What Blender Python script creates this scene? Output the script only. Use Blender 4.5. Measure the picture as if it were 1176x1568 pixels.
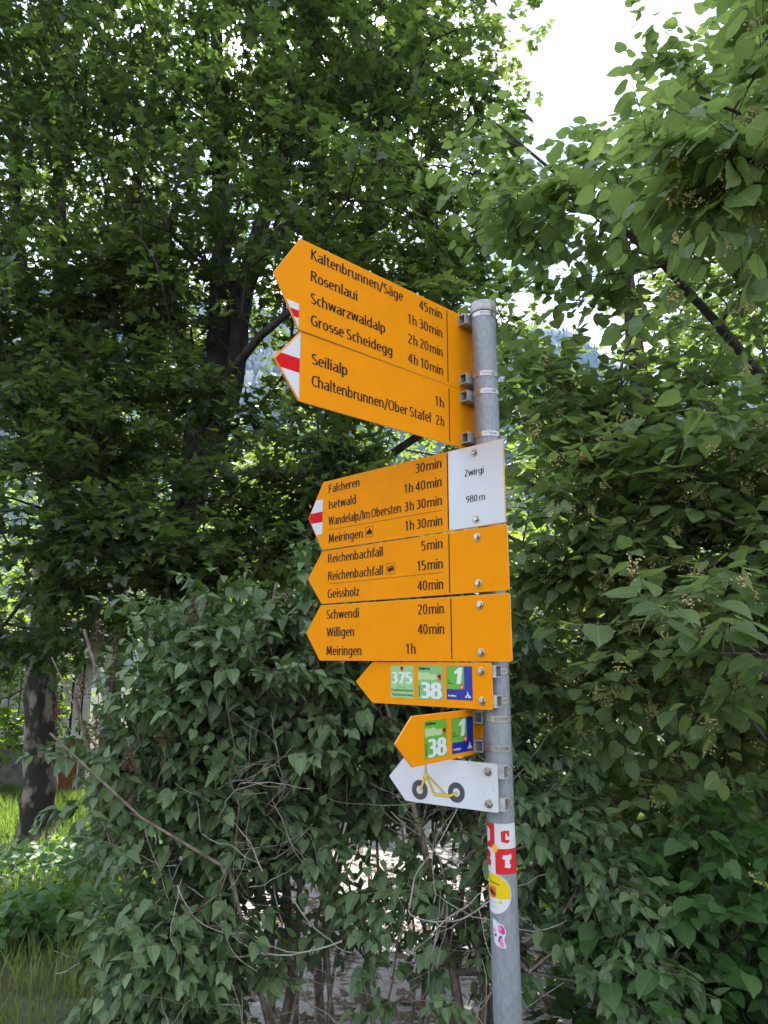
import bpy, math, random
import numpy as np
from mathutils import Vector, Matrix
for o in list(bpy.data.objects): bpy.data.objects.remove(o)
SC = bpy.context.scene
COL = SC.collection
rad = math.radians

# ------------------------------------------------------------------ camera
CAMZ = 1.6
PITCH = rad(11.507)
cam = bpy.data.cameras.new('camera'); camo = bpy.data.objects.new('camera', cam); COL.objects.link(camo)
camo.location = (0, 0, CAMZ); camo.rotation_euler = (rad(90) + PITCH, 0, 0)
cam.sensor_fit = 'VERTICAL'; cam.sensor_height = 36; cam.lens = 36 * 1080 / 1568
cam.clip_start = 0.05; cam.clip_end = 9000
SC.camera = camo
# ------------------------------------------------------------------ world and sun
SUN_EL, SUN_AZ = rad(47), rad(-4.9)          # azimuth measured from +Y towards +X
SKY_STRENGTH = 0.11
W = bpy.data.worlds.new('World'); SC.world = W; W.use_nodes = True
nt = W.node_tree; nt.nodes.clear(); N = nt.nodes.new; Lk = nt.links.new
out = N('ShaderNodeOutputWorld'); bg = N('ShaderNodeBackground'); sky = N('ShaderNodeTexSky')
sky.sky_type = 'NISHITA'; sky.sun_disc = False; sky.sun_elevation = SUN_EL; sky.sun_rotation = SUN_AZ
sky.air_density = 1.0; sky.dust_density = 0.6; sky.altitude = 980
tc = N('ShaderNodeTexCoord'); sep = N('ShaderNodeSeparateXYZ'); Lk(tc.outputs['Generated'], sep.inputs[0])
mx = N('ShaderNodeMath'); mx.operation = 'MAXIMUM'; Lk(sep.outputs['Z'], mx.inputs[0]); mx.inputs[1].default_value = 0.0
ad = N('ShaderNodeMath'); ad.operation = 'ADD'; Lk(mx.outputs[0], ad.inputs[0]); ad.inputs[1].default_value = 0.25
dx = N('ShaderNodeMath'); dx.operation = 'DIVIDE'; Lk(sep.outputs['X'], dx.inputs[0]); Lk(ad.outputs[0], dx.inputs[1])
dy = N('ShaderNodeMath'); dy.operation = 'DIVIDE'; Lk(sep.outputs['Y'], dy.inputs[0]); Lk(ad.outputs[0], dy.inputs[1])
cb = N('ShaderNodeCombineXYZ'); Lk(dx.outputs[0], cb.inputs[0]); Lk(dy.outputs[0], cb.inputs[1])
nz = N('ShaderNodeTexNoise'); nz.inputs['Scale'].default_value = 2.1; nz.inputs['Detail'].default_value = 7
nz.inputs['Roughness'].default_value = 0.55; Lk(cb.outputs[0], nz.inputs['Vector'])
rp = N('ShaderNodeValToRGB'); rp.color_ramp.elements[0].position = 0.36; rp.color_ramp.elements[1].position = 0.52
rp.color_ramp.elements[0].color = (.12, .12, .12, 1)
Lk(nz.outputs['Fac'], rp.inputs[0])
nz2 = N('ShaderNodeTexNoise'); nz2.inputs['Scale'].default_value = 3.4; nz2.inputs['Detail'].default_value = 5
Lk(cb.outputs[0], nz2.inputs['Vector'])
rc = N('ShaderNodeValToRGB'); rc.color_ramp.elements[0].position = 0.42; rc.color_ramp.elements[1].position = 0.68
rc.color_ramp.elements[0].color = (2.3, 2.6, 3.3, 1); rc.color_ramp.elements[1].color = (10.5, 10.6, 10.8, 1)
Lk(nz2.outputs['Fac'], rc.inputs[0])
mixw = N('ShaderNodeMix'); mixw.data_type = 'RGBA'
Lk(rp.outputs['Color'], mixw.inputs['Factor']); Lk(sky.outputs[0], mixw.inputs['A']); 
# thin cloud glows round the sun
dt = N('ShaderNodeVectorMath'); dt.operation = 'DOT_PRODUCT'; Lk(tc.outputs['Generated'], dt.inputs[0])
dt.inputs[1].default_value = (math.sin(SUN_AZ) * math.cos(SUN_EL), math.cos(SUN_AZ) * math.cos(SUN_EL), math.sin(SUN_EL))
pw = N('ShaderNodeMath'); pw.operation = 'POWER'; pw.use_clamp = False; Lk(dt.outputs['Value'], pw.inputs[0]); pw.inputs[1].default_value = 90
ma = N('ShaderNodeMath'); ma.operation = 'MULTIPLY_ADD'; Lk(pw.outputs[0], ma.inputs[0]); ma.inputs[1].default_value = 5; ma.inputs[2].default_value = 1
gl = N('ShaderNodeVectorMath'); gl.operation = 'SCALE'; Lk(rc.outputs['Color'], gl.inputs[0]); Lk(ma.outputs[0], gl.inputs['Scale']); Lk(gl.outputs[0], mixw.inputs['B'])
Lk(mixw.outputs['Result'], bg.inputs['Color']); bg.inputs['Strength'].default_value = SKY_STRENGTH; Lk(bg.outputs[0], out.inputs[0])
sl = bpy.data.lights.new('sun', 'SUN'); sl.energy = 4.0; sl.angle = rad(0.53); sl.color = (1, .95, .86)
so = bpy.data.objects.new('sun', sl); COL.objects.link(so)
sd = Vector((math.sin(SUN_AZ) * math.cos(SUN_EL), math.cos(SUN_AZ) * math.cos(SUN_EL), math.sin(SUN_EL)))
so.rotation_euler = sd.to_track_quat('Z', 'Y').to_euler(); so.location = (0, 0, 30)
SC.view_settings.view_transform = 'Standard'; SC.view_settings.look = 'None'; SC.view_settings.gamma = 1
SC.view_settings.exposure = 2.0
SC.render.engine = 'CYCLES'
cy = SC.cycles
cy.max_bounces = 6; cy.diffuse_bounces = 3; cy.glossy_bounces = 2; cy.transmission_bounces = 4; cy.volume_bounces = 0
cy.caustics_reflective = False; cy.caustics_refractive = False
cy.sample_clamp_indirect = 6

# ------------------------------------------------------------------ helpers
def tag(o, label=None, cat=None, group=None, kind=None):
    if label: o['label'] = label
    if cat: o['category'] = cat
    if group: o['group'] = group
    if kind: o['kind'] = kind
    return o
def link(name, me, parent=None, kind=None, label=None):
    o = bpy.data.objects.new(name, me); COL.objects.link(o)
    if parent is not None: o.parent = parent
    if kind: o['kind'] = kind
    if label: o['label'] = label
    return o
def empty(name, loc, label, cat, group=None):
    o = bpy.data.objects.new(name, None); COL.objects.link(o); o.location = loc; o.empty_display_size = .1
    return tag(o, label, cat, group)
def npmesh(name, V, F, mat=None, uv=None, tint=None, smooth=False):
    """V (n,3); F (m,k) constant k"""
    V = np.asarray(V, np.float32); F = np.asarray(F, np.int32)
    me = bpy.data.meshes.new(name); k = F.shape[1]
    me.vertices.add(len(V)); me.vertices.foreach_set('co', V.ravel())
    me.loops.add(F.size); me.loops.foreach_set('vertex_index', F.ravel())
    me.polygons.add(len(F)); me.polygons.foreach_set('loop_start', np.arange(0, F.size, k, dtype=np.int32))
    me.polygons.foreach_set('loop_total', np.full(len(F), k, np.int32))
    if smooth: me.polygons.foreach_set('use_smooth', np.ones(len(F), bool))
    me.update(calc_edges=True)
    if uv is not None:
        l = me.uv_layers.new(name='UVMap'); l.data.foreach_set('uv', np.asarray(uv, np.float32)[F.ravel()].ravel())
    if tint is not None:
        a = me.attributes.new('tint', 'FLOAT', 'POINT'); a.data.foreach_set('value', np.asarray(tint, np.float32))
    if mat: me.materials.append(mat)
    return me
def pymesh(name, V, F, mat=None, smooth=False):
    me = bpy.data.meshes.new(name); me.from_pydata([tuple(v) for v in V], [], F); me.update()
    if smooth:
        for p in me.polygons: p.use_smooth = True
    if mat: me.materials.append(mat)
    return me
class MB:
    def __init__(s): s.V = []; s.F = []
    def add(s, V, F):
        b = len(s.V); s.V += [tuple(v) for v in V]; s.F += [tuple(i + b for i in f) for f in F]; return s
    def box(s, x0, x1, y0, y1, z0, z1, M=None):
        V = [Vector((x, y, z)) for x in (x0, x1) for y in (y0, y1) for z in (z0, z1)]
        if M: V = [M @ v for v in V]
        return s.add(V, [(0, 1, 3, 2), (4, 6, 7, 5), (0, 4, 5, 1), (2, 3, 7, 6), (0, 2, 6, 4), (1, 5, 7, 3)])
    def prism(s, poly, z0, z1):
        n = len(poly)
        a = sum(poly[i][0] * poly[(i + 1) % n][1] - poly[(i + 1) % n][0] * poly[i][1] for i in range(n))
        if a < 0: poly = poly[::-1]
        V = [(x, y, z0) for x, y in poly] + [(x, y, z1) for x, y in poly]
        return s.add(V, [tuple(range(n))[::-1], tuple(range(n, 2 * n))] + [(i, (i + 1) % n, n + (i + 1) % n, n + i) for i in range(n)])
    def lathe(s, prof, n, M=None, close=False):
        """prof: [(r, h)] about the local z axis"""
        V = []; F = []
        for r, h in prof:
            for i in range(n):
                a = 2 * math.pi * i / n; V.append(Vector((r * math.cos(a), r * math.sin(a), h)))
        m = len(prof)
        for j in range(m - (0 if close else 1)):
            for i in range(n):
                j2 = (j + 1) % m
                F.append((j * n + i, j * n + (i + 1) % n, j2 * n + (i + 1) % n, j2 * n + i))
        if M: V = [M @ v for v in V]
        return s.add(V, F)
    def me(s, name, mat, smooth=False): return pymesh(name, s.V, s.F, mat, smooth)

def nodes_of(name):
    m = bpy.data.materials.new(name); m.use_nodes = True; t = m.node_tree
    return m, t, t.nodes['Principled BSDF'], t.nodes.new, t.links.new
def mat(name, col, rough=.6, metal=0, var=0, scale=30, bump=0, spec=.5, col2=None, lo=.35, hi=.65, detail=5, coat=0, stretch=None):
    m, t, b, Nn, L = nodes_of(name)
    b.inputs['Base Color'].default_value = (*col, 1); b.inputs['Roughness'].default_value = rough; b.inputs['Metallic'].default_value = metal
    b.inputs['Specular IOR Level'].default_value = spec
    if coat: b.inputs['Coat Weight'].default_value = coat
    if var or bump or col2:
        tcn = Nn('ShaderNodeTexCoord'); n = Nn('ShaderNodeTexNoise'); n.inputs['Scale'].default_value = scale; n.inputs['Detail'].default_value = detail
        if stretch:
            mp = Nn('ShaderNodeMapping'); mp.inputs['Scale'].default_value = stretch; L(tcn.outputs['Object'], mp.inputs[0]); L(mp.outputs[0], n.inputs['Vector'])
        else: L(tcn.outputs['Object'], n.inputs['Vector'])
        if var or col2:
            c2 = col2 or tuple(max(0, c * (1 - var)) for c in col)
            r = Nn('ShaderNodeValToRGB'); r.color_ramp.elements[0].position = lo; r.color_ramp.elements[1].position = hi
            r.color_ramp.elements[0].color = (*c2, 1); r.color_ramp.elements[1].color = (*col, 1)
            L(n.outputs['Fac'], r.inputs[0]); L(r.outputs[0], b.inputs['Base Color'])
        if bump:
            bp = Nn('ShaderNodeBump'); bp.inputs['Strength'].default_value = bump; bp.inputs['Distance'].default_value = .01
            L(n.outputs['Fac'], bp.inputs['Height']); L(bp.outputs[0], b.inputs['Normal'])
    return m
def leafmat(name, c1, c2, trans, tfac=.4, rough=.45, veins=True, spec=.4, yellow=None):
    m, t, b, Nn, L = nodes_of(name)
    at = Nn('ShaderNodeAttribute'); at.attribute_name = 'tint'; oi = Nn('ShaderNodeObjectInfo')
    s = Nn('ShaderNodeMath'); s.operation = 'ADD'; L(at.outputs['Fac'], s.inputs[0]); L(oi.outputs['Random'], s.inputs[1])
    fr = Nn('ShaderNodeMath'); fr.operation = 'FRACT'; L(s.outputs[0], fr.inputs[0])
    r = Nn('ShaderNodeValToRGB'); r.color_ramp.elements[0].color = (*c1, 1); r.color_ramp.elements[1].color = (*c2, 1)
    if yellow:
        r.color_ramp.elements[1].position = .93
        e = r.color_ramp.elements.new(.985); e.color = (*yellow, 1)
    L(fr.outputs[0], r.inputs[0]); col = r.outputs[0]
    if veins:
        uv = Nn('ShaderNodeTexCoord'); sp = Nn('ShaderNodeSeparateXYZ'); L(uv.outputs['UV'], sp.inputs[0])
        ab = Nn('ShaderNodeMath'); ab.operation = 'ABSOLUTE'; L(sp.outputs['X'], ab.inputs[0])
        # side veins: |v - k|u|| periodic
        mu = Nn('ShaderNodeMath'); mu.operation = 'MULTIPLY_ADD'; L(ab.outputs[0], mu.inputs[0]); mu.inputs[1].default_value = -.75; L(sp.outputs['Y'], mu.inputs[2])
        sc = Nn('ShaderNodeMath'); sc.operation = 'MULTIPLY'; L(mu.outputs[0], sc.inputs[0]); sc.inputs[1].default_value = 7.5
        f2 = Nn('ShaderNodeMath'); f2.operation = 'PINGPONG'; L(sc.outputs[0], f2.inputs[0]); f2.inputs[1].default_value = .5
        ls = Nn('ShaderNodeMapRange'); L(f2.outputs[0], ls.inputs[0]); ls.inputs[1].default_value = .0; ls.inputs[2].default_value = .13; ls.inputs[3].default_value = 1; ls.inputs[4].default_value = 0
        mr = Nn('ShaderNodeMapRange'); L(ab.outputs[0], mr.inputs[0]); mr.inputs[1].default_value = .006; mr.inputs[2].default_value = .028; mr.inputs[3].default_value = 1; mr.inputs[4].default_value = 0
        mm = Nn('ShaderNodeMath'); mm.operation = 'MULTIPLY'; L(ls.outputs[0], mm.inputs[0]); mm.inputs[1].default_value = .55
        mxn = Nn('ShaderNodeMath'); mxn.operation = 'MAXIMUM'; L(mm.outputs[0], mxn.inputs[0]); L(mr.outputs[0], mxn.inputs[1])
        k = Nn('ShaderNodeMath'); k.operation = 'MULTIPLY'; L(mxn.outputs[0], k.inputs[0]); k.inputs[1].default_value = .62
        mc = Nn('ShaderNodeMix'); mc.data_type = 'RGBA'; L(k.outputs[0], mc.inputs['Factor']); L(col, mc.inputs['A'])
        mc.inputs['B'].default_value = (min(1, c2[0] * 2.2), min(1, c2[1] * 1.8), c2[2] * 2.2, 1); col = mc.outputs['Result']
        bp = Nn('ShaderNodeBump'); bp.inputs['Strength'].default_value = .35; bp.inputs['Distance'].default_value = .002; bp.invert = True
        L(mxn.outputs[0], bp.inputs['Height']); L(bp.outputs[0], b.inputs['Normal'])
    L(col, b.inputs['Base Color']); b.inputs['Roughness'].default_value = rough; b.inputs['Specular IOR Level'].default_value = spec
    tr = Nn('ShaderNodeBsdfTranslucent')
    mt = Nn('ShaderNodeMix'); mt.data_type = 'RGBA'; mt.blend_type = 'MULTIPLY'; mt.inputs['Factor'].default_value = 0
    # transmitted colour follows the tint a little
    rt = Nn('ShaderNodeValToRGB'); rt.color_ramp.elements[0].color = (*[c * .75 for c in trans], 1); rt.color_ramp.elements[1].color = (*trans, 1)
    L(fr.outputs[0], rt.inputs[0]); L(rt.outputs[0], tr.inputs['Color'])
    ms = Nn('ShaderNodeMixShader'); ms.inputs[0].default_value = tfac
    L(b.outputs[0], ms.inputs[1]); L(tr.outputs[0], ms.inputs[2]); L(ms.outputs[0], t.nodes['Material Output'].inputs[0])
    return m

# ------------------------------------------------------------------ materials
M_SIGN = mat('sign_orange', (.84, .285, .002), .55, var=.05, scale=14, spec=.05)
M_SIGNEDGE = mat('sign_edge', (.85, .42, .12), .5)
M_BLACK = mat('print_black', (.012, .011, .011), .6, spec=.15)
M_WHITE = mat('sign_white', (.62, .63, .665), .4, var=.04, scale=9)
M_RED = mat('print_red', (.62, .006, .012), .55, spec=.1)
M_BRACKET = mat('cast_aluminium', (.50, .49, .49), .5, .25, var=.3, scale=60, bump=.1)
M_CLAMP = mat('steel_band', (.50, .49, .48), .3, .85, var=.2, scale=80)
M_BOLT = mat('bolt_steel', (.55, .52, .46), .28, .9, var=.45, scale=260)
M_SLOT = mat('slot_dark', (.07, .065, .06), .7)
def galv():
    m, t, b, Nn, L = nodes_of('galvanised_steel')
    tcn = Nn('ShaderNodeTexCoord')
    v = Nn('ShaderNodeTexVoronoi'); v.inputs['Scale'].default_value = 240; mp = Nn('ShaderNodeMapping'); mp.inputs['Scale'].default_value = (1, 1, .35)
    L(tcn.outputs['Object'], mp.inputs[0]); L(mp.outputs[0], v.inputs['Vector'])
    n = Nn('ShaderNodeTexNoise'); n.inputs['Scale'].default_value = 7; n.inputs['Detail'].default_value = 8; n.inputs['Roughness'].default_value = .7
    mp2 = Nn('ShaderNodeMapping'); mp2.inputs['Scale'].default_value = (3, 3, .7); L(tcn.outputs['Object'], mp2.inputs[0]); L(mp2.outputs[0], n.inputs['Vector'])
    sp = Nn('ShaderNodeSeparateColor'); L(v.outputs['Color'], sp.inputs[0])
    a = Nn('ShaderNodeMath'); a.operation = 'MULTIPLY_ADD'; L(sp.outputs[0], a.inputs[0]); a.inputs[1].default_value = .35; L(n.outputs['Fac'], a.inputs[2])
    r = Nn('ShaderNodeValToRGB'); r.color_ramp.elements[0].position = .4; r.color_ramp.elements[1].position = .98
    r.color_ramp.elements[0].color = (.205, .225, .25, 1); r.color_ramp.elements[1].color = (.31, .33, .365, 1)
    L(a.outputs[0], r.inputs[0]); L(r.outputs[0], b.inputs['Base Color'])
    b.inputs['Metallic'].default_value = .35; b.inputs['Roughness'].default_value = .55
    n3 = Nn('ShaderNodeTexNoise'); n3.inputs['Scale'].default_value = 220; L(mp.outputs[0], n3.inputs['Vector'])
    bp = Nn('ShaderNodeBump'); bp.inputs['Strength'].default_value = .25; bp.inputs['Distance'].default_value = .001
    L(n3.outputs['Fac'], bp.inputs['Height']); L(bp.outputs[0], b.inputs['Normal'])
    return m
M_GALV = galv()
M_BARK = mat('maple_bark', (.055, .048, .04), .95, scale=9, bump=1.0, col2=(.016, .014, .012), stretch=(1, 1, .35), detail=8)
M_BARKL = mat('linden_bark', (.07, .06, .055), .9, scale=30, bump=.6, col2=(.03, .027, .026))
M_TWIG = mat('twig_bark', (.10, .08, .06), .9, scale=40, col2=(.045, .035, .03))
M_STEM = mat('lilac_stem_bark', (.27, .21, .17), .9, scale=35, bump=.4, col2=(.12, .09, .07))
M_DEAD = mat('dead_twig_bark', (.42, .37, .32), .95, scale=50, col2=(.26, .22, .19))
M_PANICLE = mat('dry_seed_brown', (.14, .065, .045), .9, scale=80, col2=(.07, .03, .025))
def mossbark():
    m = mat('mossy_bark', (.20, .17, .14), .95, scale=5, bump=1.0, col2=(.022, .02, .014), stretch=(1, 1, .6), lo=.50, hi=.60, detail=9)
    return m
M_MOSS = mossbark()
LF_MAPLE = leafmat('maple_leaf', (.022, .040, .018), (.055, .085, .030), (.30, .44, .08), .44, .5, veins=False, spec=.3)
LF_MAPLE_SHADE = leafmat('maple_leaf_shaded', (.016, .034, .016), (.055, .090, .030), (.22, .35, .06), .36, .42, veins=False, spec=.5)  # left maples: crown shade put into the leaf colours, same leaf otherwise
LF_LIND = leafmat('linden_leaf', (.068, .124, .046), (.160, .232, .084), (.32, .46, .11), .47, .42, spec=.6, yellow=(.16, .20, .05))
LF_LILAC = leafmat('lilac_leaf', (.054, .108, .042), (.140, .212, .088), (.14, .25, .05), .27, .45, spec=.55)
LF_HAZEL = leafmat('shrub_leaf', (.050, .11, .038), (.085, .17, .05), (.14, .32, .03), .35, .5)
LF_BG = leafmat('far_leaf', (.05, .11, .02), (.10, .17, .03), (.38, .55, .05), .5, .5, veins=False)
LF_GREY = leafmat('grey_green_leaf', (.14, .19, .13), (.24, .30, .2), (.2, .3, .1), .3, .5, veins=False)
LF_GRASS = leafmat('grass_blade', (.08, .13, .03), (.22, .25, .085), (.28, .42, .06), .45, .6, veins=False)
M_BLOSSOM = mat('linden_blossom', (.66, .55, .27), .8, scale=40, col2=(.48, .38, .17))
M_BRACT = leafmat('linden_bract', (.22, .27, .09), (.30, .34, .12), (.45, .5, .12), .4, .6, veins=False)

def weather(m, amt=.16):
    t = m.node_tree; b = t.nodes['Principled BSDF']; src = b.inputs['Base Color'].links[0].from_socket if b.inputs['Base Color'].links else None
    Nn, L = t.nodes.new, t.links.new; tcn = Nn('ShaderNodeTexCoord'); mp = Nn('ShaderNodeMapping'); mp.inputs['Scale'].default_value = (38, 6, 1)
    L(tcn.outputs['Object'], mp.inputs[0]); n = Nn('ShaderNodeTexNoise'); n.inputs['Scale'].default_value = 1; n.inputs['Detail'].default_value = 7; n.inputs['Roughness'].default_value = .65; L(mp.outputs[0], n.inputs['Vector'])
    n2 = Nn('ShaderNodeTexNoise'); n2.inputs['Scale'].default_value = 6; n2.inputs['Detail'].default_value = 9; n2.inputs['Roughness'].default_value = .7; L(tcn.outputs['Object'], n2.inputs['Vector'])
    mu = Nn('ShaderNodeMath'); mu.operation = 'MULTIPLY'; L(n.outputs['Fac'], mu.inputs[0]); L(n2.outputs['Fac'], mu.inputs[1])
    mr = Nn('ShaderNodeMapRange'); L(mu.outputs[0], mr.inputs[0]); mr.inputs[1].default_value = .20; mr.inputs[2].default_value = .42; mr.inputs[3].default_value = 0; mr.inputs[4].default_value = amt
    v = Nn('ShaderNodeTexVoronoi'); v.inputs['Scale'].default_value = 46; L(tcn.outputs['Object'], v.inputs['Vector'])
    sp = Nn('ShaderNodeMapRange'); L(v.outputs['Distance'], sp.inputs[0]); sp.inputs[1].default_value = .035; sp.inputs[2].default_value = .055; sp.inputs[3].default_value = .55; sp.inputs[4].default_value = 0
    sc = Nn('ShaderNodeSeparateColor'); L(v.outputs['Color'], sc.inputs[0]); gt = Nn('ShaderNodeMath'); gt.operation = 'GREATER_THAN'; L(sc.outputs[0], gt.inputs[0]); gt.inputs[1].default_value = .86
    m2 = Nn('ShaderNodeMath'); m2.operation = 'MULTIPLY'; L(sp.outputs[0], m2.inputs[0]); L(gt.outputs[0], m2.inputs[1])
    mx_ = Nn('ShaderNodeMath'); mx_.operation = 'MAXIMUM'; L(mr.outputs[0], mx_.inputs[0]); L(m2.outputs[0], mx_.inputs[1])
    mc = Nn('ShaderNodeMix'); mc.data_type = 'RGBA'; L(mx_.outputs[0], mc.inputs['Factor']); L(src, mc.inputs['A']); mc.inputs['B'].default_value = (.20, .12, .05, 1)
    L(mc.outputs['Result'], b.inputs['Base Color'])
    r2 = Nn('ShaderNodeMapRange'); L(n2.outputs['Fac'], r2.inputs[0]); r2.inputs[3].default_value = .38; r2.inputs[4].default_value = .7; L(r2.outputs[0], b.inputs['Roughness'])
weather(M_SIGN, .07); weather(M_WHITE, .06)

# ------------------------------------------------------------------ terrain
def gh(x, y):
    x = np.asarray(x, float); y = np.asarray(y, float)
    a = np.clip(y - 3, 0, 25) * -.11; b = np.clip(y - 28, 0, 300) * -.06
    n = .05 * np.sin(x * .9 + 1) * np.sin(y * .7) + .03 * np.sin(x * 2.3 + y * 1.7)
    w = np.clip((np.hypot(x, y - 2) - 2) / 4, 0, 1)
    return a + b + n * w
rs = np.concatenate([[0], .6 * 1.11 ** np.arange(0, 86)]); na = 120
V = []; 
for i, r in enumerate(rs):
    a = np.linspace(0, 2 * np.pi, na, endpoint=False); x = r * np.sin(a); y = r * np.cos(a)
    V.append(np.stack([x, y, gh(x, y)], 1))
V = np.concatenate(V); F = []
for i in range(len(rs) - 1):
    for j in range(na):
        F.append((i * na + j, i * na + (j + 1) % na, (i + 1) * na + (j + 1) % na, (i + 1) * na + j))
M_GROUND = mat('ground_earth_moss', (.055, .07, .025), .95, scale=3, bump=.6, col2=(.05, .04, .028), detail=9)
me = npmesh('ground', V, np.array(F)[:, ::-1], M_GROUND, smooth=True)
tag(link('ground', me), kind='structure', label='sloping grassy ground under and around the trees')

def spline(P, n):
    """Catmull-Rom through P -> n points"""
    P = np.asarray(P, float); m = len(P); t = np.linspace(0, m - 1 - 1e-9, n); i = t.astype(int); f = (t - i)[:, None]
    g = lambda k: P[np.clip(k, 0, m - 1)]
    a, b, c, d = g(i - 1), g(i), g(i + 1), g(i + 2)
    return .5 * ((2 * b) + (-a + c) * f + (2 * a - 5 * b + 4 * c - d) * f ** 2 + (-a + 3 * b - 3 * c + d) * f ** 3)
rd = spline([(.15, 3.3), (.05, 4.2), (-.1, 5.4), (-.35, 7), (-.3, 9.5), (-.3, 13), (1.5, 19), (6, 27)], 90)
tg = np.gradient(rd, axis=0); tg /= np.linalg.norm(tg, axis=1)[:, None]; nr = np.stack([tg[:, 1], -tg[:, 0]], 1)
V = []; K = 9
wob = np.random.RandomState(3).normal(0, .04, (90, 2))
for k in range(K):
    s = (k / (K - 1) - .5) * 2 * 1.38
    wd = np.interp(np.arange(90), [0, 14, 40, 90], [.78, .92, 1, 1])[:, None]
    q = rd + nr * (s * wd + (wob[:, :1] * 2 if abs(s) > 1.3 else 0)); V.append(np.stack([q[:, 0], q[:, 1], gh(q[:, 0], q[:, 1]) + .012 - .006 * abs(s)], 1))
V = np.stack(V, 1).reshape(-1, 3); F = [(i * K + k, i * K + k + 1, (i + 1) * K + k + 1, (i + 1) * K + k) for i in range(89) for k in range(K - 1)]
M_ROAD = mat('road_gravel', (.33, .30, .295), .9, scale=60, bump=.8, col2=(.21, .195, .19), lo=.3, hi=.6)
tag(link('road', npmesh('road', V, F, M_ROAD, smooth=True)), kind='structure', label='pale gravel lane seen through the lilac stems')
LITTER = True

# mountain: conifer-covered ridge in the haze
def mountain():
    az = np.radians(np.linspace(-75, 75, 260)); rr = np.linspace(520, 1900, 70)
    A, R = np.meshgrid(az, rr, indexing='ij'); X = R * np.sin(A); Y = R * np.cos(A)
    d = np.degrees(az)
    el = np.interp(d, [-75, -40, -20, -8, 5, 13, 16, 19, 24, 40, 75], [22, 25, 27, 26, 26.5, 26, 25, 22, 19, 20, 18])
    H = np.tan(np.radians(el)) * 1400
    rng = np.random.RandomState(2); n = np.zeros_like(X)
    for k in range(7):
        f = .0022 * 1.9 ** k; th = rng.uniform(0, 6.28); p = rng.uniform(0, 6.28, 2)
        n += (np.sin((X * np.cos(th) + Y * np.sin(th)) * f + p[0]) * np.sin((-X * np.sin(th) + Y * np.cos(th)) * f * 1.1 + p[1])) / 1.75 ** k
    prof = np.interp(R, [520, 800, 1400, 1900], [-.06, .22, 1.0, .75])
    Z = H[:, None] * prof + n * 38 * np.clip((R - 520) / 400, 0, 1)
    V = np.stack([X, Y, Z], 2).reshape(-1, 3); nr_ = len(rr)
    F = [(i * nr_ + j, i * nr_ + j + 1, (i + 1) * nr_ + j + 1, (i + 1) * nr_ + j) for i in range(len(az) - 1) for j in range(nr_ - 1)]
    m = mat('mountain_forest', (.05, .07, .045), 1, scale=.02, bump=0, col2=(.02, .035, .02), detail=10)
    tag(link('mountain', npmesh('mountain', V, F, m, smooth=True)), kind='structure', label='wooded mountain ridge fading blue in the distance')
    # conifers along the ridge and the upper slope
    rng = np.random.RandomState(9); n_ = 9000
    a = rng.uniform(-.7, .7, n_); r = rng.uniform(900, 1480, n_)
    ia = np.interp(a, az, np.arange(len(az))); ir = np.interp(r, rr, np.arange(len(rr)))
    z = Z[np.round(ia).astype(int), np.round(ir).astype(int)]
    h = rng.uniform(6, 15, n_)
    c = np.stack([r * np.sin(a), r * np.cos(a), z - 2], 1); V = []; k = 5
    for j in range(k):
        t = 2 * np.pi * j / k; V.append(c + np.stack([np.cos(t) * h * .2, np.sin(t) * h * .2, np.zeros(n_)], 1))
    V.append(c + np.stack([np.zeros(n_), np.zeros(n_), h], 1)); V = np.stack(V, 1).reshape(-1, 3)
    b = np.arange(n_)[:, None] * (k + 1); F = np.concatenate([b + np.array([[j, (j + 1) % k, k]]) for j in range(k)])
    mm = mat('conifer_dark', (.03, .05, .03), 1)
    tag(link('conifer_forest', npmesh('conifer_forest', V, F, mm)), 'distant conifer forest covering the hazy mountain ridge', 'forest', kind='stuff')
mountain()

# ------------------------------------------------------------------ plant generators
def nrm(a): return a / np.maximum(np.linalg.norm(a, axis=-1, keepdims=True), 1e-9)
def prisms(A, B, ra, rb, k):
    """tapered k-sided tubes A->B"""
    n = len(A); d = nrm(B - A); h = np.where(np.abs(d[:, 2:3]) > .9, np.array([[1., 0, 0]]), np.array([[0, 0, 1.]]))
    u = nrm(np.cross(d, h)); v = np.cross(d, u); V = np.zeros((n, 2 * k, 3))
    for j in range(k):
        t = 2 * np.pi * j / k; o = u * math.cos(t) + v * math.sin(t)
        V[:, j] = A + o * ra[:, None]; V[:, k + j] = B + o * rb[:, None]
    f = np.array([(j, (j + 1) % k, k + (j + 1) % k, k + j) for j in range(k)])
    F = (np.arange(n)[:, None, None] * 2 * k + f[None]).reshape(-1, 4)
    return V.reshape(-1, 3), F
def join(parts):
    V = []; F = []; b = 0
    for v, f in parts:
        if len(v) == 0: continue
        V.append(v); F.append(f + b); b += len(v)
    return np.concatenate(V), np.concatenate(F)
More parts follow.
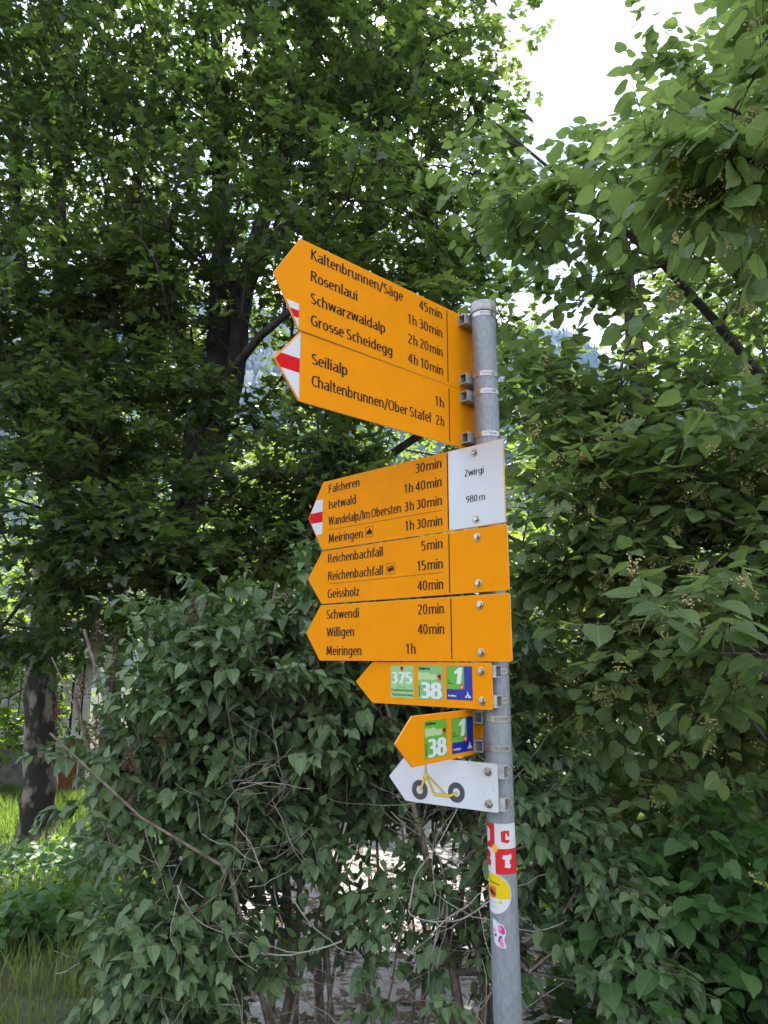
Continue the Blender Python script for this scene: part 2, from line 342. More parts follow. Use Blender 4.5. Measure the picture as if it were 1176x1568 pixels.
def tube(P, R, k, noise=0, seed=0, cap=True):
    """smooth continuous tube through polyline P with radii R"""
    P = np.asarray(P, float); n = len(P); R = np.asarray(R, float)
    t = nrm(np.gradient(P, axis=0)); u = np.zeros_like(P); h = np.array([1., 0, 0])
    for i in range(n):
        h = h - t[i] * (h @ t[i]); h = h / max(np.linalg.norm(h), 1e-6); u[i] = h
    v = np.cross(t, u); rng = np.random.RandomState(seed)
    a = np.linspace(0, 2 * np.pi, k, endpoint=False)
    ph = rng.uniform(0, 6.28, 4); rr = np.ones((n, k))
    if noise:
        z = np.cumsum(np.linalg.norm(np.gradient(P, axis=0), axis=1))[:, None]
        rr = 1 + noise * (np.sin(3 * a + ph[0] + z * 2) * .5 + np.sin(5 * a + ph[1] - z * 3) * .35 + rng.normal(0, .35, (n, k)))
    V = P[:, None] + (u[:, None] * np.cos(a)[None, :, None] + v[:, None] * np.sin(a)[None, :, None]) * (R[:, None] * rr)[..., None]
    F = [(i * k + j, i * k + (j + 1) % k, (i + 1) * k + (j + 1) % k, (i + 1) * k + j) for i in range(n - 1) for j in range(k)]
    return V.reshape(-1, 3), np.array(F)

# leaf outlines: half-outline from base (0,0) to tip (0,1)
HEART_LO = [(0, 0), (.24, -.06), (.37, .16), (.33, .44), (.16, .76), (0, 1)]
LIND_LO = [(0, 0), (.26, -.08), (.46, .14), (.45, .46), (.24, .80), (0, 1.02)]
HEART_HI = [(0, 0), (.10, -.06), (.21, -.07), (.31, .0), (.365, .13), (.36, .28), (.31, .44), (.235, .59), (.15, .73), (.07, .87), (0, 1)]
def serrate(P, n, amp):
    P = spline(np.array(P, float), n); o = [P[0]]
    c = np.array([0, .4])
    for i in range(1, n - 1):
        q = P[i]; d = q - c; d /= np.linalg.norm(d); o.append(q + d * (amp if i % 2 else -amp))
    o.append(P[-1]); return [tuple(x) for x in o]
LIND_HI = serrate([(0, 0), (.14, -.10), (.33, -.06), (.45, .10), (.49, .30), (.44, .52), (.31, .72), (.14, .88), (0, 1.05)], 15, .012)
MAPLE_HI = [(0, 0), (.10, -.07), (.36, -.13), (.27, .04), (.33, .10), (.42, .22), (.62, .36), (.46, .40), (.28, .42), (.20, .50), (.23, .68), (.12, .74), (.07, .88), (0, 1)]
MAPLE_LO = [(0, 0), (.32, -.12), (.30, .12), (.60, .36), (.22, .46), (.20, .72), (0, 1)]
DIAM = [(0, 0), (.35, .4), (0, 1)]
def leaf_template(half, fold=.16, curl=.22, center=.3, petiole=.0, wob=.0, fan=True):
    """closed outline + fan round points on the midrib; returns V (n,3), F tris, UV"""
    R = [p for p in half]; Lf = [(-x, y) for x, y in half[1:-1]][::-1]
    O = R + Lf; n = len(O); V = [(x, y) for x, y in O] + [(0, center)]; c = n
    F = [(i, (i + 1) % n, c) for i in range(n)]
    def z(x, y):
        return fold * abs(x) - curl * (y * y) * .6 - .10 * curl * x * x + wob * math.sin(9 * y + 4 * x)
    VV = [(x, y, z(x, y)) for x, y in V]; UV = [(x, y) for x, y in V]
    if petiole:
        b = len(VV); VV += [(-.012, 0, 0), (.012, 0, 0), (0, -petiole, .08 * petiole)]; F.append((b, b + 1, b + 2)); UV += [(0, 0)] * 3
    return np.array(VV), np.array(F), np.array(UV)
T_LILAC = leaf_template(HEART_LO, .20, .25, .3, .2)
T_LIND = leaf_template(LIND_LO, .12, .22, .3, .35)
T_MAPLE = leaf_template(MAPLE_LO, .06, .25, .22, 0)
T_DIAM = leaf_template(DIAM, .1, .2, .4, 0)
def hires(half, name, m, center=.3, folds=(.12, .2, .28), curls=(.15, .3, .45), pet=.25):
    out = []
    for i, (f, c) in enumerate(zip(folds, curls)):
        V, F, UV = leaf_template(half, f, c, center, pet, .012)
        out.append(npmesh(name, V, F, m, uv=UV, smooth=False))
    return out
H_LILAC = hires(HEART_HI, 'lilac_leaf', LF_LILAC)
H_LIND = hires(LIND_HI, 'linden_leaf', LF_LIND, folds=(.05, .1, .16))
H_HAZEL = hires(LIND_HI, 'shrub_leaf', LF_HAZEL, folds=(.08, .14, .2))
H_MAPLE = hires(MAPLE_HI, 'maple_leaf', LF_MAPLE, .22, (.03, .08, .12), (.15, .3, .4), .3)
H_MAPLE_SHADE = hires(MAPLE_HI, 'maple_leaf', LF_MAPLE_SHADE, .22, (.03, .08, .12), (.15, .3, .4), .3)
H_BG = hires(MAPLE_LO, 'tree_leaf', LF_BG, .22, (.03, .08, .12), (.15, .3, .4), .0)

def place_leaves(T, P, Tip, Nor, S):
    y = nrm(Tip); x = nrm(np.cross(y, Nor)); z = np.cross(x, y)
    V, F, UV = T; n = len(P)
    W_ = (x[:, None] * V[None, :, 0:1] + y[:, None] * V[None, :, 1:2] + z[:, None] * V[None, :, 2:3]) * S[:, None, None] + P[:, None]
    Fo = (np.arange(n)[:, None, None] * len(V) + F[None]).reshape(-1, 3)
    return W_.reshape(-1, 3), Fo, np.tile(UV, (n, 1)), (x, y, z)
def in_view(P, S):
    """apparent size in pixels, 0 outside the picture"""
    q = P - np.array([0, 0, CAMZ]); c, s = math.cos(PITCH), math.sin(PITCH)
    dep = q[:, 1] * c + q[:, 2] * s; up = q[:, 2] * c - q[:, 1] * s
    d = np.maximum(dep, .05); px = 588 + 1080 * q[:, 0] / d; py = 784 - 1080 * up / d
    ok = (dep > .2) & (px > -5) & (px < 1181) & (py > -5) & (py < 1573)
    return np.where(ok, 1080 * S / d, 0), px, py, dep
def sample_crown(ells, n, clumps, rng, shell=.35, flat=.6):
    """clumpy points in a union of ellipsoids; ell = (cx,cy,cz,rx,ry,rz,weight)"""
    E = np.array([e[:6] for e in ells], float); w = np.array([e[6] if len(e) > 6 else e[3] * e[4] * e[5] for e in ells], float); w /= w.sum()
    def inside(k):
        i = rng.choice(len(E), k, p=w); d = nrm(rng.normal(0, 1, (k, 3))); r = rng.uniform(0, 1, (k, 1)) ** shell
        return E[i, :3] + d * r * E[i, 3:6], E[i, 3:6].mean(1)
    C, sc = inside(clumps); k = rng.choice(clumps, n)
    s = sc[k] * .9 / max(1, clumps / len(E)) ** (1 / 3.)
    P = C[k] + rng.normal(0, 1, (n, 3)) * s[:, None] * np.array([.55, .55, .55 * flat])
    return P, C
def skeleton(seedlines, A, rng, bf=.35, step=.35, rise=.35):
    cap = len(A) * 14 + 400; pos = np.zeros((cap, 3)); par = np.full(cap, -1); pl = np.zeros(cap); n = 0
    sr = np.zeros(cap)
    for li, (P, R) in enumerate(seedlines):
        for i in range(len(P)):
            pos[n] = P[i]; sr[n] = R[i]
            if i: par[n] = n - 1; pl[n] = pl[n - 1] + np.linalg.norm(P[i] - P[i - 1])
            elif li:
                q = np.argmin(((pos[:n] - P[0]) ** 2).sum(1)); par[n] = q; pl[n] = pl[q]
            n += 1
    ns = n
    d0 = np.array([np.min(((pos[:ns] - a) ** 2).sum(1)) for a in A]); tips = np.zeros(len(A), int)
    for ai in np.argsort(d0):
        a = A[ai]; dv = a - pos[:n]; d = np.sqrt((dv ** 2).sum(1)); c = d + bf * pl[:n] + rise * np.maximum(0, -dv[:, 2])
        q = int(np.argmin(c)); L = d[q]; m = max(1, min(12, int(L / step + .5)))
        p0 = pos[q]; side = rng.normal(0, .10 * L, 3); side[2] += .10 * L
        last = q
        for j in range(1, m + 1):
            t = j / m; p = p0 + (a - p0) * t + side * 4 * t * (1 - t) * .5
            pos[n] = p; par[n] = last; pl[n] = pl[last] + L / m; last = n; n += 1
            if n >= cap - 15: break
        tips[ai] = last
        if n >= cap - 15: break
    cnt = np.zeros(n)
    cnt[tips] += 1
    for i in range(n - 1, -1, -1):
        if par[i] >= 0: cnt[par[i]] += cnt[i]
    return pos[:n], par[:n], cnt, tips, ns, sr[:n]
def make_leaves(P, D, rng, k, L, size, style, spread=.8, ns=3):
    """leafy shoots at points P heading along D -> leaf base, tip direction, normal, size; shoot tubes"""
    n = len(P); P = np.repeat(P, ns, 0); D = nrm(np.repeat(D, ns, 0) * .8 + rng.normal(0, spread * .6, (n * ns, 3)) * np.array([1, 1, .55]))
    L = L * rng.uniform(.6, 1.25, len(P))
    up = np.array([0, 0, 1.]); B, T, Nn, S = [], [], [], []
    lat = nrm(np.cross(D, up) + 1e-3)
    ph = rng.uniform(0, 6.28, len(P))
    for j in range(k):
        t = (j + .6) / k; pos = P + D * (L * t)[:, None] - up * (.10 * L * t * t)[:, None]
        for s in (-1, 1):
            if style == 'lind' and ((j % 2) * 2 - 1) != s: continue
            if style == 'lilac' or style == 'maple':
                a = ph + (j % 2) * 1.57; l2 = lat * np.cos(a)[:, None] * s + up * (np.sin(a) * s * (.7 if style == 'lilac' else .35))[:, None]
            else: l2 = lat * s
            pd = nrm(D * .55 + l2 + rng.normal(0, .22, D.shape))
            sz = size * rng.uniform(.5, 1.38, len(P)) * (1 - .25 * t)
            droop = {'lind': .55, 'lilac': .75, 'maple': .30}[style]
            pet = {'lind': .35, 'lilac': .2, 'maple': .55}[style]
            base = pos + pd * (sz * pet)[:, None]
            tip = nrm(pd - up * rng.uniform(.1, 1.7, (len(P), 1)) * droop)
            nn = nrm(up * .85 + pd * .45 + rng.normal(0, .33, D.shape))
            B.append(base); T.append(tip); Nn.append(nn); S.append(sz)
    tipb = P + D * L[:, None] - up * (.10 * L)[:, None]
    B.append(tipb); T.append(nrm(D - up * .4)); Nn.append(nrm(up + rng.normal(0, .3, D.shape))); S.append(size * rng.uniform(.55, .9, len(P)))
    mid = P + D * (L * .5)[:, None] - up * (.025 * L)[:, None]
    return np.concatenate(B), np.concatenate(T), np.concatenate(Nn), np.concatenate(S), (P, mid, tipb)

def plant(name, label, cat, base, trunks, ells, n_tip, clumps, leafT, hi, leaf_m, bark, size, style, seed, group=None,
          k=3, L=.25, ns=3, tip_r=.004, step=.35, individuals=300, trunk_label=None, trunk_mat=None, cull=None, flat=.6, twigm=None, shell=.4, spread=.8, bf=.35, min_px=10, maxr=.12):
    """trunks: list of (points, radii) in world space; the first one is the trunk"""
    rng = np.random.RandomState(seed); base = np.array(base, float)
    root = empty(name, tuple(base), label, cat, group)
    lines = []
    for i, (P, R) in enumerate(trunks):
        n = max(4, int(np.sum(np.linalg.norm(np.diff(np.array(P, float), axis=0), axis=1)) / .3))
        PR = spline(np.concatenate([np.array(P, float), np.array(R, float)[:, None]], 1), n); lines.append((PR[:, :3], np.maximum(PR[:, 3], .004)))
    for i, (P, R) in enumerate(lines):
        kk = 18 if R[0] > .1 else (10 if R[0] > .03 else 6)
        q = P + rng.normal(0, .25, P.shape) * (R[:, None] * .35); q[0] = P[0]
        if i == 0 and R[0] > .08:
            R = R.copy(); R[:3] *= np.array([1.5, 1.18, 1.04])[:len(R[:3])]
        v, f = tube(q - base, R, kk, .07 if R[0] > .05 else 0, seed + i)
        link('trunk' if i == 0 else ('branch' if R[0] < .12 and len(trunks) > 1 else 'stem'), npmesh('trunk', v, f, (trunk_mat or bark) if i == 0 else bark, smooth=True), root, label=trunk_label if i == 0 else None)
    A, C = sample_crown(ells, n_tip, clumps, rng, shell, flat)
    if cull is not None: A = A[cull(A)]
    pos, par, cnt, tips, nsd, sr = skeleton(lines, A, rng, step=step, bf=bf)
    r = tip_r * cnt ** .42; r = np.minimum(r, maxr); r[:nsd] = np.maximum(sr[:nsd] * .8, 0)
    idx = np.arange(nsd, len(pos)); pa = par[idx]; ra = np.minimum(r[pa], r[idx] * 1.6); rb = r[idx]
    parts = []
    for lo_, hi_, kk in ((0, .008, 3), (.008, .03, 5), (.03, 9, 8)):
        s = (rb >= lo_) & (rb < hi_)
        if s.any():
            v, f = prisms(pos[pa[s]], pos[idx[s]], ra[s], rb[s], kk); parts.append((v, f))
    D = nrm(pos[tips] - pos[par[tips]])
    B, T, Nn, S, (s0, s1, s2) = make_leaves(pos[tips], D, rng, k, L, size, style, spread, ns)
    e = np.full(len(s0), tip_r * .55)
    parts.append(prisms(s0, s1, e * 1.2, e, 3)); parts.append(prisms(s1, s2, e, e * .4, 3))
    v, f = join(parts)
    link('branches', npmesh('branches', v - base, f, twigm or bark), root, 'stuff')
    ap, px, py, dep = in_view(B, S)
    order = np.argsort(-ap); take = order[:individuals]; take = take[ap[take] >= min_px]
    mask = np.ones(len(B), bool); mask[take] = False
    v, f, uv, _ = place_leaves(leafT, B[mask] - base, T[mask], Nn[mask], S[mask])
    tint = np.repeat(rng.uniform(0, 1, mask.sum()), len(leafT[0]))
    link('crown' if cat == 'tree' else 'foliage', npmesh('foliage', v, f, leaf_m, uv=uv, tint=tint), root, 'stuff')
    if hi is not None and len(take):
        y = nrm(T[take]); x = nrm(np.cross(y, Nn[take])); z = np.cross(x, y)
        for j, i in enumerate(take):
            o = bpy.data.objects.new('leaf', hi[j % len(hi)]); COL.objects.link(o); o.parent = root
            s = S[i]; p = B[i] - base
            o.matrix_local = Matrix(((x[j, 0] * s, y[j, 0] * s, z[j, 0] * s, p[0]), (x[j, 1] * s, y[j, 1] * s, z[j, 1] * s, p[1]), (x[j, 2] * s, y[j, 2] * s, z[j, 2] * s, p[2]), (0, 0, 0, 1)))
    return root, B, S, rng, (pos, par, tips, cnt)
def g3(x, y, dz=0): return (x, y, float(gh(x, y)) + dz)

# ------------------------------------------------------------------ the signpost
PX, PD, LEAN = .2569, 1.6627, -.00419
RP = .0302
def axis(zrel): return (PX + LEAN * zrel, PD)
ztop = .868; zbot = -CAMZ - .0
pole = empty('pole', (PX + LEAN * zbot, PD, 0), 'round galvanised steel pole with a flat cap that carries all the arrow signs', 'pole')
pole.rotation_euler = (0, math.atan(LEAN), 0)
MBp = MB(); MBp.lathe([(RP, -.3), (RP, 0.4), (RP, 1.2), (RP, 1.9), (RP, ztop + CAMZ)], 48)
link('shaft', MBp.me('shaft', M_GALV, True), pole)
c = MB(); zt = ztop + CAMZ
c.lathe([(RP + .0002, zt - .018), (RP + .0030, zt - .018), (RP + .0034, zt - .015), (RP + .0034, zt + .008), (RP + .0026, zt + .0105), (RP - .001, zt + .012), (.004, zt + .0125), (.0001, zt + .0125)], 48)
link('cap', c.me('cap', mat('cap_zinc', (.40, .40, .42), .5, .35, var=.35, scale=70), True), pole)

_tc = {}
def text_mesh(body, weight=.018):
    key = (body, weight)
    if key in _tc: return _tc[key]
    cu = bpy.data.curves.new('t', 'FONT'); cu.body = body; cu.resolution_u = 3; cu.offset = weight; cu.size = 1
    o = bpy.data.objects.new('t', cu); COL.objects.link(o); bpy.context.view_layer.update()
    dg = bpy.context.evaluated_depsgraph_get(); m = bpy.data.meshes.new_from_object(o.evaluated_get(dg))
    bpy.data.objects.remove(o); bpy.data.curves.remove(cu)
    V = np.zeros(len(m.vertices) * 3); m.vertices.foreach_get('co', V); V = V.reshape(-1, 3)
    F = [tuple(p.vertices) for p in m.polygons]; bpy.data.meshes.remove(m); _tc[key] = (V, F); return V, F
CAPH = float(text_mesh('H', 0)[0][:, 1].max())
# --- condensed sign lettering drawn stroke by stroke (cap height 1) ---
XH, SW = .73, .124
def _a(cx, cy, rx, ry, a0, a1, n=12, p=1.25):
    """superelliptic arc, degrees"""
    o = []
    for i in range(n + 1):
        t = math.radians(a0 + (a1 - a0) * i / n); c, s = math.cos(t), math.sin(t)
        o.append((cx + rx * math.copysign(abs(c) ** (1 / p), c), cy + ry * math.copysign(abs(s) ** (1 / p), s)))
    return o
_h = SW / 2; _t = .0575; _b = _t; _x = XH - _t; _m = (_x + _b) / 2; _r = _m - _b; _C = 1 - _t; _cm = .5; _cr = .5 - _t
_l = _h; _w = .36                      # left and right centre lines of round lower-case letters
_c = (_l + _w) / 2; _q = (_w - _l) / 2
_arch = [(_l, _x - .16)] + _a(_c + .005, _x - .15, _q - .005, .15, 150, 0, 8) + [(_w, 0)]
_bowl = _a(_c, _m, _q, _r, 0, 360, 28)
_aa = [[(_l + .02, _x - .045)] + _a(_c, _x - .13, _q, .13, 110, 0, 8) + [(_w, 0)], [(_w, _m + .06), (_c, _m + .045)] + _a(_c - .01, _b + .155, _q - .005, .155, 100, 270, 10) + [(_c + .05, _b + .01), (_w, _b + .12)]]
_S = lambda w, t, lo=0.0: [(w - .03, lo + t - .10)] + _a((w + _h) / 2, lo + t - .24, (w - _h) / 2, .24 - _t, 50, 215, 10) + _a((w + _h) / 2, lo + .24, (w - _h) / 2, .24 - _t, 35, -130, 10) + [(_h - .02, lo + .10)]
_O = lambda w: _a((w + _h) / 2, .5, (w - _h) / 2, _cr, 90, 450, 30)
GL = {
 'n': (.50, [[(_l, 0), (_l, XH)], _arch]), 'h': (.50, [[(_l, 0), (_l, 1.04)], _arch]),
 'm': (.78, [[(_l, 0), (_l, XH)], _arch, [(_w, _x - .16)] + _a(_c + .30, _x - .15, _q - .005, .15, 150, 0, 8) + [(_w + .295, 0)]]),
 'r': (.33, [[(_l, 0), (_l, XH)], [(_l, _x - .20), (_l + .06, _x - .07), (_l + .14, _x - .005), (_l + .23, _x)]]),
 'u': (.50, [[(_w, XH), (_w, 0)], [(_l, XH)] + _a(_c - .005, _b + .15, _q - .005, .15, 180, 330, 8) + [(_w, _b + .16)]]),
 'i': (.205, [[(_l + .01, 0), (_l + .01, XH)], [(_l + .01, .87), (_l + .01, 1.0)]]), 'l': (.205, [[(_l + .01, 0), (_l + .01, 1.04)]]),
 't': (.33, [[(.12, .93), (.12, .17), (.145, .085), (.20, _b), (.29, _b + .01)], [(0, _x), (.28, _x)]]),
 'f': (.30, [[(.11, 0), (.11, .82), (.14, .93), (.20, .985), (.29, .98)], [(0, _x), (.27, _x)]]),
 'e': (.46, [[(_l, _m + .01), (_w - .02, _m + .01)], _a(_c, _m, _q, _r, 0, 290, 22) + [(_w - .02, _b + .04)]]),
 'c': (.40, [[(_w - .03, _x - .02)] + _a(_c + .02, _m, _q, _r, 70, 290, 20) + [(_w - .03, _b + .02)]]),
 'o': (.47, [_bowl]), 'd': (.50, [_bowl, [(_w + .01, 0), (_w + .01, 1.04)]]), 'b': (.50, [_bowl, [(_l - .005, 0), (_l - .005, 1.04)]]),
 'p': (.50, [_bowl, [(_l - .005, XH), (_l - .005, -.28)]]),
 'g': (.50, [_bowl, [(_w + .01, XH), (_w + .01, -.08), (_w - .02, -.17), (_c + .03, -.225), (_c - .04, -.225), (_l + .02, -.19)]]),
 'a': (.48, _aa), 'ä': (.48, _aa + [[(_l + .06, .86), (_l + .06, .98)], [(_w - .05, .86), (_w - .05, .98)]]),
 's': (.38, [_S(.30, XH)]), 'z': (.39, [[(.03, _x), (.32, _x)], [(.31, _x - .02), (.045, _b + .02)], [(.02, _b), (.34, _b)]]),
 'w': (.64, [[(.04, XH), (.155, .03)], [(.155, .03), (.30, XH - .02)], [(.30, XH - .02), (.445, .03)], [(.445, .03), (.56, XH)]]),
 'v': (.42, [[(.04, XH), (.19, .03)], [(.19, .03), (.34, XH)]]),
 'K': (.52, [[(_h, 0), (_h, 1)], [(_h, .48), (.40, 1)], [(.16, .60), (.46, 0)]]),
 'R': (.52, [[(_h, 0), (_h, 1)], [(_h, _C), (.22, _C)] + _a(.22, .755, .16, .19, 90, -90, 10) + [(_h, .565)], [(.23, .55), (.44, 0)]]),
 'B': (.52, [[(_h, 0), (_h, 1)], [(_h, _C), (.22, _C)] + _a(.22, .755, .14, .19, 90, -90, 10) + [(_h, .565)], [(_h, .565), (.24, .53)] + _a(.24, .30, .15, .24, 90, -90, 10) + [(_h, _t)]]),
 'S': (.46, [_S(.37, 1.0)]), 'G': (.58, [[(.44, .90)] + _a(.30, .5, .235, _cr, 60, 280, 22) + [(.46, .10), (.46, .48)], [(.29, .46), (.50, .46)]]),
 'C': (.50, [[(.44, .90)] + _a(.30, .5, .235, _cr, 60, 300, 22) + [(.44, .10)]]), 'O': (.63, [_O(.50)]),
 'F': (.46, [[(_h, 0), (_h, 1)], [(_h, _C), (.41, _C)], [(_h, .52), (.38, .52)]]), 'I': (.24, [[(.10, 0), (.10, 1)]]),
 'W': (.80, [[(.05, 1), (.20, .03)], [(.20, .03), (.38, .98)], [(.38, .98), (.56, .03)], [(.56, .03), (.71, 1)]]),
 'M': (.72, [[(.085, 0), (.12, 1)], [(.13, 1), (.32, .14)], [(.32, .14), (.51, 1)], [(.52, 1), (.555, 0)]]),
 'Z': (.47, [[(.04, _C), (.40, _C)], [(.39, _C - .02), (.06, _t + .02)], [(.03, _t), (.42, _t)]]),
 'H': (.60, [[(_h, 0), (_h, 1)], [(.45, 0), (.45, 1)], [(_h, .52), (.45, .52)]]),
 'V': (.54, [[(.04, 1), (.24, .03)], [(.24, .03), (.44, 1)]]), 'A': (.56, [[(.04, 0), (.25, .97)], [(.25, .97), (.46, 0)], [(.11, .30), (.39, .30)]]),
 '/': (.36, [[(.02, -.14), (.30, 1.04)]]), ' ': (.16, []), '~': (.07, []),
 '0': (.50, [_O(.38)]), '1': (.42, [[(.22, 0), (.22, 1)], [(.22, .965), (.06, .80)]]),
 '2': (.50, [[(_h - .01, .84)] + _a(.215, .74, .155, .205, 130, -35, 10) + [(.20, .36), (.09, _t + .03)], [(.04, _t), (.40, _t)]]),
 '3': (.50, [[(_h, .90)] + _a(.205, .745, .15, .20, 110, -60, 10) + [(.15, .53)], [(.15, .53)] + _a(.205, .30, .17, .24, 75, -110, 10) + [(_h - .01, .09)]]),
 '4': (.52, [[(.33, 0), (.33, 1)], [(.33, .96), (.05, .33)], [(.02, .28), (.45, .28)]]),
 '5': (.50, [[(.37, _C), (.10, _C)], [(.105, 1), (.095, .55)], [(.095, .55), (.17, .59)] + _a(.20, .32, .17, .265, 80, -110, 10) + [(.05, .08)]]),
 '8': (.50, [_a(.22, .75, .135, .19, 0, 360, 22), _a(.22, .30, .165, .245, 0, 360, 22)]),
 '9': (.50, [_a(.22, .69, .155, .25, 0, 360, 22), [(.38, .70), (.37, .42), (.30, .18), (.20, .08), (.09, .05)]]),
 '7': (.46, [[(.03, _C), (.40, _C)], [(.39, _C), (.15, 0)]]),
}
def stroke_text(body, sw=SW):
    V = []; F = []; x = 0.0; zi = 0
    for ch in body:
        adv, st = GL[ch]
        for s in st:
            P = [Vector(s[0])]
            for p in s[1:]:
                p = Vector(p)
                if (p - P[-1]).length > .004: P.append(p)
            n = len(P)
            if n < 2: continue
            closed = (P[0] - P[-1]).length < .02 and n > 8
            if closed: P = P[:-1]; n -= 1
            b = len(V)
            for i in range(n):
                if closed: a_, c_ = P[i - 1], P[(i + 1) % n]
                else: a_, c_ = P[max(0, i - 1)], P[min(n - 1, i + 1)]
                d1 = (P[i] - a_).normalized() if (P[i] - a_).length > 1e-6 else (c_ - P[i]).normalized()
                d2 = (c_ - P[i]).normalized() if (c_ - P[i]).length > 1e-6 else d1
                t = (d1 + d2); t = t.normalized() if t.length > 1e-6 else d1
                m = 1 / max(.6, t.dot(d1)); nn = Vector((-t.y, t.x))
                w = (sw * (1 - .20 * abs(t.x))) / 2 * m
                V.append((x + P[i].x + nn.x * w, P[i].y + nn.y * w, zi)); V.append((x + P[i].x - nn.x * w, P[i].y - nn.y * w, zi))
            for i in range(n if closed else n - 1):
                j = (i + 1) % n; F.append((b + 2 * i + 1, b + 2 * j + 1, b + 2 * j, b + 2 * i))
            zi = 1 - zi
        x += adv
    return np.array(V), F
def print_text(parent, body, x0, y, x1, cap, m=None, z=.0006, name='lettering', weight=None, align='L', sw=SW):
    """flat printed text from x0 to x1 with its baseline at y; cap height cap; local sign coordinates.
    weight given: Blender's own face (bold plate numerals); otherwise the condensed stroke lettering above"""
    if weight is not None:
        V, F = text_mesh(body, weight); a, b = V[:, 0].min(), V[:, 0].max(); k = CAPH; zz = 0
    else:
        V, F = stroke_text(body, sw); a, b = V[:, 0].min(), V[:, 0].max(); k = 1; zz = V[:, 2] * 6e-5
    W_ = V.copy(); W_[:, 0] = (V[:, 0] - a) / (b - a) * (x1 - x0) + x0; W_[:, 1] = V[:, 1] / k * cap + y; W_[:, 2] = z + zz
    return link(name, pymesh(name, W_, F, m or M_BLACK), parent)
def flat(parent, name, poly, z, m, t=.0003, label=None):
    return link(name, MB().prism(poly, z - t, z).me(name, m), parent, label=label)
def rect(x0, x1, y0, y1): return [(x0, y0), (x1, y0), (x1, y1), (x0, y1)]

def sign(label, group, th, zt, zb, tip, cor, end, n, clamp_v, m=M_SIGN, bolts=True, tip_off=0, r=.002, bx=(-.036, .036)):
    th = rad(th); a = axis((zt + zb) / 2); nx, ny = math.sin(th), -math.cos(th)
    root = empty('direction_sign', (0, 0, 0), label, 'sign', group)
    root.matrix_world = Matrix(((math.cos(th), 0, nx, a[0] + nx * n), (math.sin(th), 0, ny, a[1] + ny * n), (0, 1, 0, zb + CAMZ), (0, 0, 0, 1)))
    h = zt - zb
    poly = [(-cor, 0), (-end, 0), (-end, h), (-cor, h), (-tip, h / 2 + tip_off)]
    # rounded corners on the far end, small rounding elsewhere
    P = []
    for i, p in enumerate(poly):
        p = Vector(p); q = Vector(poly[i - 1]); s = Vector(poly[(i + 1) % 5]); rr = .005 if i in (1, 2) else .0025
        u = (q - p).normalized(); w = (s - p).normalized()
        for t in (0, .25, .5, .75, 1):
            c = p + u * rr * (1 - t) ** 2 + w * rr * t ** 2; P.append((c.x, c.y))
    def grow(Q, e):
        """offset a convex outline outwards by e"""
        o = []; n_ = len(Q); ar = sum(Q[k][0] * Q[(k + 1) % n_][1] - Q[(k + 1) % n_][0] * Q[k][1] for k in range(n_)); sg = 1 if ar > 0 else -1
        for k in range(n_):
            a1 = Vector(Q[k]) - Vector(Q[k - 1]); a2 = Vector(Q[(k + 1) % n_]) - Vector(Q[k]); t = (a1.normalized() + a2.normalized()).normalized()
            o.append((Q[k][0] + sg * t.y * e, Q[k][1] - sg * t.x * e))
        return o
    link('panel', MB().prism(P, -.003, 0).me('panel', m), root)
    link('rim', MB().prism(grow(P, .0007), -.0026, -.0008).me('rim', M_SIGNEDGE if m is M_SIGN else M_BRACKET), root)
    for v in clamp_v:
        # square channel between the panel and the pole
        z0, z1 = (-.0265, -.0032) if n > 0 else (.0005, .0245)
        br = MB(); t = .0025; hh = .0135; xl, xr = bx
        br.box(xl, xr, v - hh, v + hh, z0, z0 + t); br.box(xl, xr, v - hh, v + hh, z1 - t, z1)
        br.box(xl, xr, v - hh, v - hh + t, z0 + t, z1 - t); br.box(xl, xr, v + hh - t, v + hh, z0 + t, z1 - t)
        link('bracket', br.me('bracket', M_BRACKET), root)
        # worm-drive band round the pole
        M = Matrix.Translation((0, v, -n)) @ Matrix.Rotation(rad(-90), 4, 'X')
        cl = MB(); cl.lathe([(RP + .0004, -.006), (RP + .0016, -.006), (RP + .0016, .006), (RP + .0004, .006)], 48, M, close=True)
        co = link('hose_clamp', cl.me('hose_clamp', M_CLAMP, False), root)
        sl_ = MB(); base_a = rad(-90)
        for i in range(12):
            aa = -th + rad(-22 + i * 5.2) + (0 if n > 0 else 0)
            R = Matrix.Translation((0, v, -n)) @ Matrix.Rotation(aa, 4, 'Y')
            sl_.box(-.00055, .00055, -.0038, .0038, RP + .0015, RP + .0019, R)
        link('band_slots', sl_.me('band_slots', M_SLOT), co, 'stuff')
        # worm housing at the side of the pole
        R = Matrix.Translation((0, v, -n)) @ Matrix.Rotation(-th + rad(165), 4, 'Y')
        wh = MB(); wh.box(-.007, .007, -.0065, .0065, RP + .001, RP + .009, R); link('worm_screw', wh.me('worm_screw', M_CLAMP), co)
        if bolts:
            bo = MB(); bo.lathe([(.0095, .0002), (.0095, .0012), (.0086, .0018), (.0070, .0019)], 20, Matrix.Translation((0, v, 0)))
            rot = Matrix.Rotation(random.Random(label + str(v)).uniform(0, 1), 4, 'Z')
            bo.lathe([(.0068, .0018), (.0068, .0055), (.0055, .0066), (.0001, .0068)], 6, Matrix.Translation((0, v, 0)) @ rot)
            link('bolt', bo.me('bolt', M_BOLT), root)
    return root, h
DEST = 'orange hiking signs pointing left'
CAPT = .0245
def rows(root, h, items, xr=-.0990):
    for v, dest, ul, ur, tim, tl in items:
        if dest: print_text(root, dest, -ul, v, -ur, CAPT)
        if tim: print_text(root, tim, -tl, v, xr, CAPT)
def divider(root, h, u, gap=.006): flat(root, 'divider_line', rect(-u - .0015, -u + .0015, gap, h - gap), .0005, M_BLACK)
